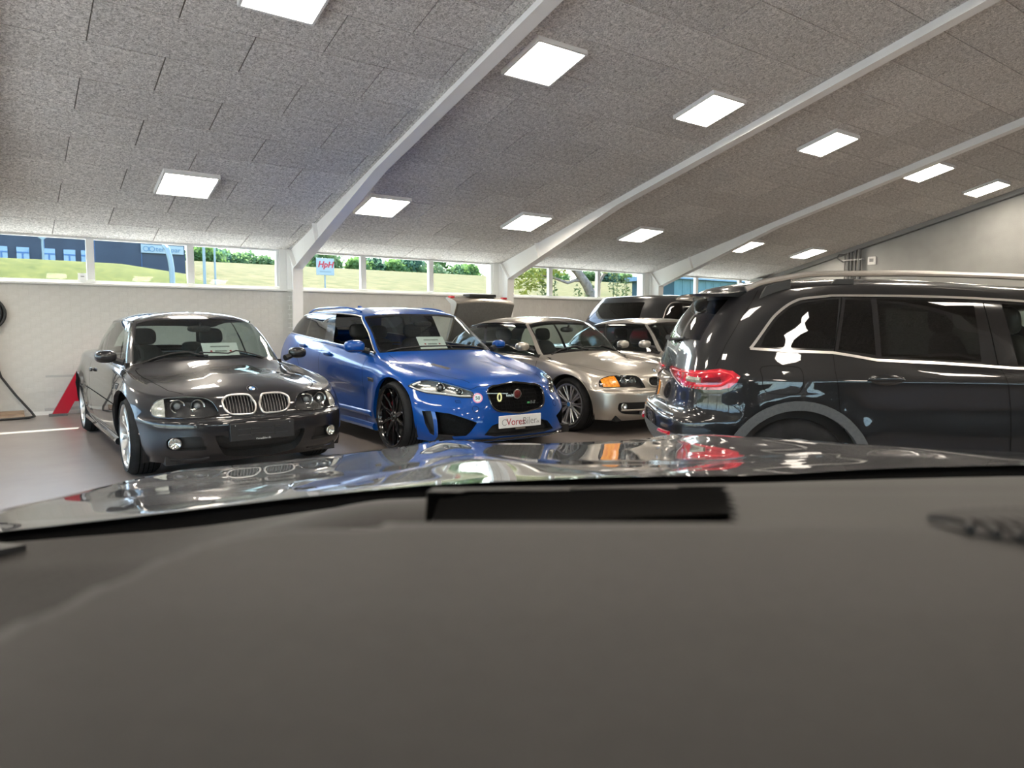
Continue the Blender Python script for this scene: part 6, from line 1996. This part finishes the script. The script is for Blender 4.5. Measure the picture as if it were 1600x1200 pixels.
pm3 = paint('champagne silver paint', (0.44,0.405,0.355), metal=0.75, rough=0.32)
S4 = (1.04, 1.04, 1.01)
car3, B3, P3, d3 = make_coupe('coupe', 'champagne silver coupe with amber indicators and raised boot lid beside the blue estate', 'car', None, (6.52, 6.50, 0), math.radians(-88), S4, 's', pm3)
coupe_common(car3, B3, P3, d3, S4, 's', pm3, 'twin10', M_alloy, mat('hub blue', (0.05,0.2,0.5), 0.3))
coupe_s_trim(car3, B3, P3, S4, pm3)
# raised boot lid of the silver coupe
lid = MB(); vs = []; fs = []
ysl = np.linspace(-.57, .57, 17)
prof = [(-3.10,1.03),(-3.00,1.20),(-2.90,1.42),(-2.83,1.60),(-2.81,1.655),(-2.83,1.685),(-2.90,1.715),(-3.02,1.75),(-3.10,1.765),(-3.12,1.74),(-2.98,1.66),(-2.98,1.40),(-3.14,1.03)]
for y in ysl:
    c_ = (y/.57)**2
    for x, z in prof: vs.append((x - .03*c_, y*(1.0 - .07*max(0, (1.55-z))/.5*0), z - .035*c_*(1 if z > 1.5 else .2)))
npf = len(prof)
for i in range(len(ysl)-1):
    for j in range(npf): fs.append((i*npf+j, (i+1)*npf+j, (i+1)*npf+(j+1) % npf, i*npf+(j+1) % npf))
fs.append(tuple(range(npf))); fs.append(tuple((len(ysl)-1)*npf+j for j in range(npf-1, -1, -1)))
ld = lid.add(vs, fs).build('boot_lid', pm3, car3, smooth=50)
MB().bbox(-3.10,-3.02,-.56,-.48,1.715,1.745,.006).build('lid_lamp', M_tail, ld)
MB().bbox(-3.10,-3.02,.48,.56,1.715,1.745,.006).build('lid_lamp', M_tail, ld)
MB().bbox(-3.12,-2.92,-.26,.26,1.735,1.780,.01).build('plate_recess', M_blackm, ld)
# added grey sheet: shade on the silver lid's cabin face put into colour
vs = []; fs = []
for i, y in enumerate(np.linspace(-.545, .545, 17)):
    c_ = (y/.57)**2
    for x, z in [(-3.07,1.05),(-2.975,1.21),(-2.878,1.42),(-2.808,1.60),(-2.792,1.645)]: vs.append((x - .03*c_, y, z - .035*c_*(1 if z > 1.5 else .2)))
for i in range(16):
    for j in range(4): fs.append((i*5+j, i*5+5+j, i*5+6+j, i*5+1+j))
MB().add(vs, fs).build('lid_shade_sheet', noise_col(mat('shaded lid grey', rough=0.9), 30, (0.125,0.12,0.112), (0.15,0.144,0.135)), ld, smooth=60)

pm4 = paint('grey silver paint', (0.40,0.38,0.35), metal=0.75, rough=0.32)
S5 = (1.04, 1.04, 1.005)
car4, B4, P4, d4 = make_coupe('coupe', 'second silver coupe half hidden behind the large black SUV', 'car', None, (8.65, 6.35, 0), math.radians(-92), S5, 's', pm4, glass('smoked side glass', (0.30,0.33,0.33), ior=1.5))
coupe_common(car4, B4, P4, d4, S5, 's', pm4, 'twin10', M_alloy)
coupe_s_trim(car4, B4, P4, S5, pm4)

pm5 = paint('gloss black paint', (0.006,0.006,0.007))
yw = -HEAD - math.radians(3)
car5, B5, P5, d5 = make_suv('suv', 'large black SUV with chrome window trim and red tail lamps on the right', 'car', (4.629, 3.188, 0), yw, pm5)
suv_trim(car5, B5, P5, d5, pm5)
pm6 = paint('dark grey paint', (0.02,0.021,0.023))
car6, B6, P6, d6 = make_suv('suv', 'dark SUV parked along the back wall beyond the silver coupes', 'car', (10.80, 10.30, 0), 0.0, pm6)
suv_trim(car6, B6, P6, d6, pm6, full=False)
car6.scale = (1.2, 1.2, 1.2)

# price cards standing on the dashboards
price_card('', (1.80+.20, 6.80+.98, .935), math.radians(-90), 'white price card behind the windscreen of the black coupe')
price_card('', (4.20+.12, 6.50+.86, .985), math.radians(-92), 'white price card behind the windscreen of the blue estate')
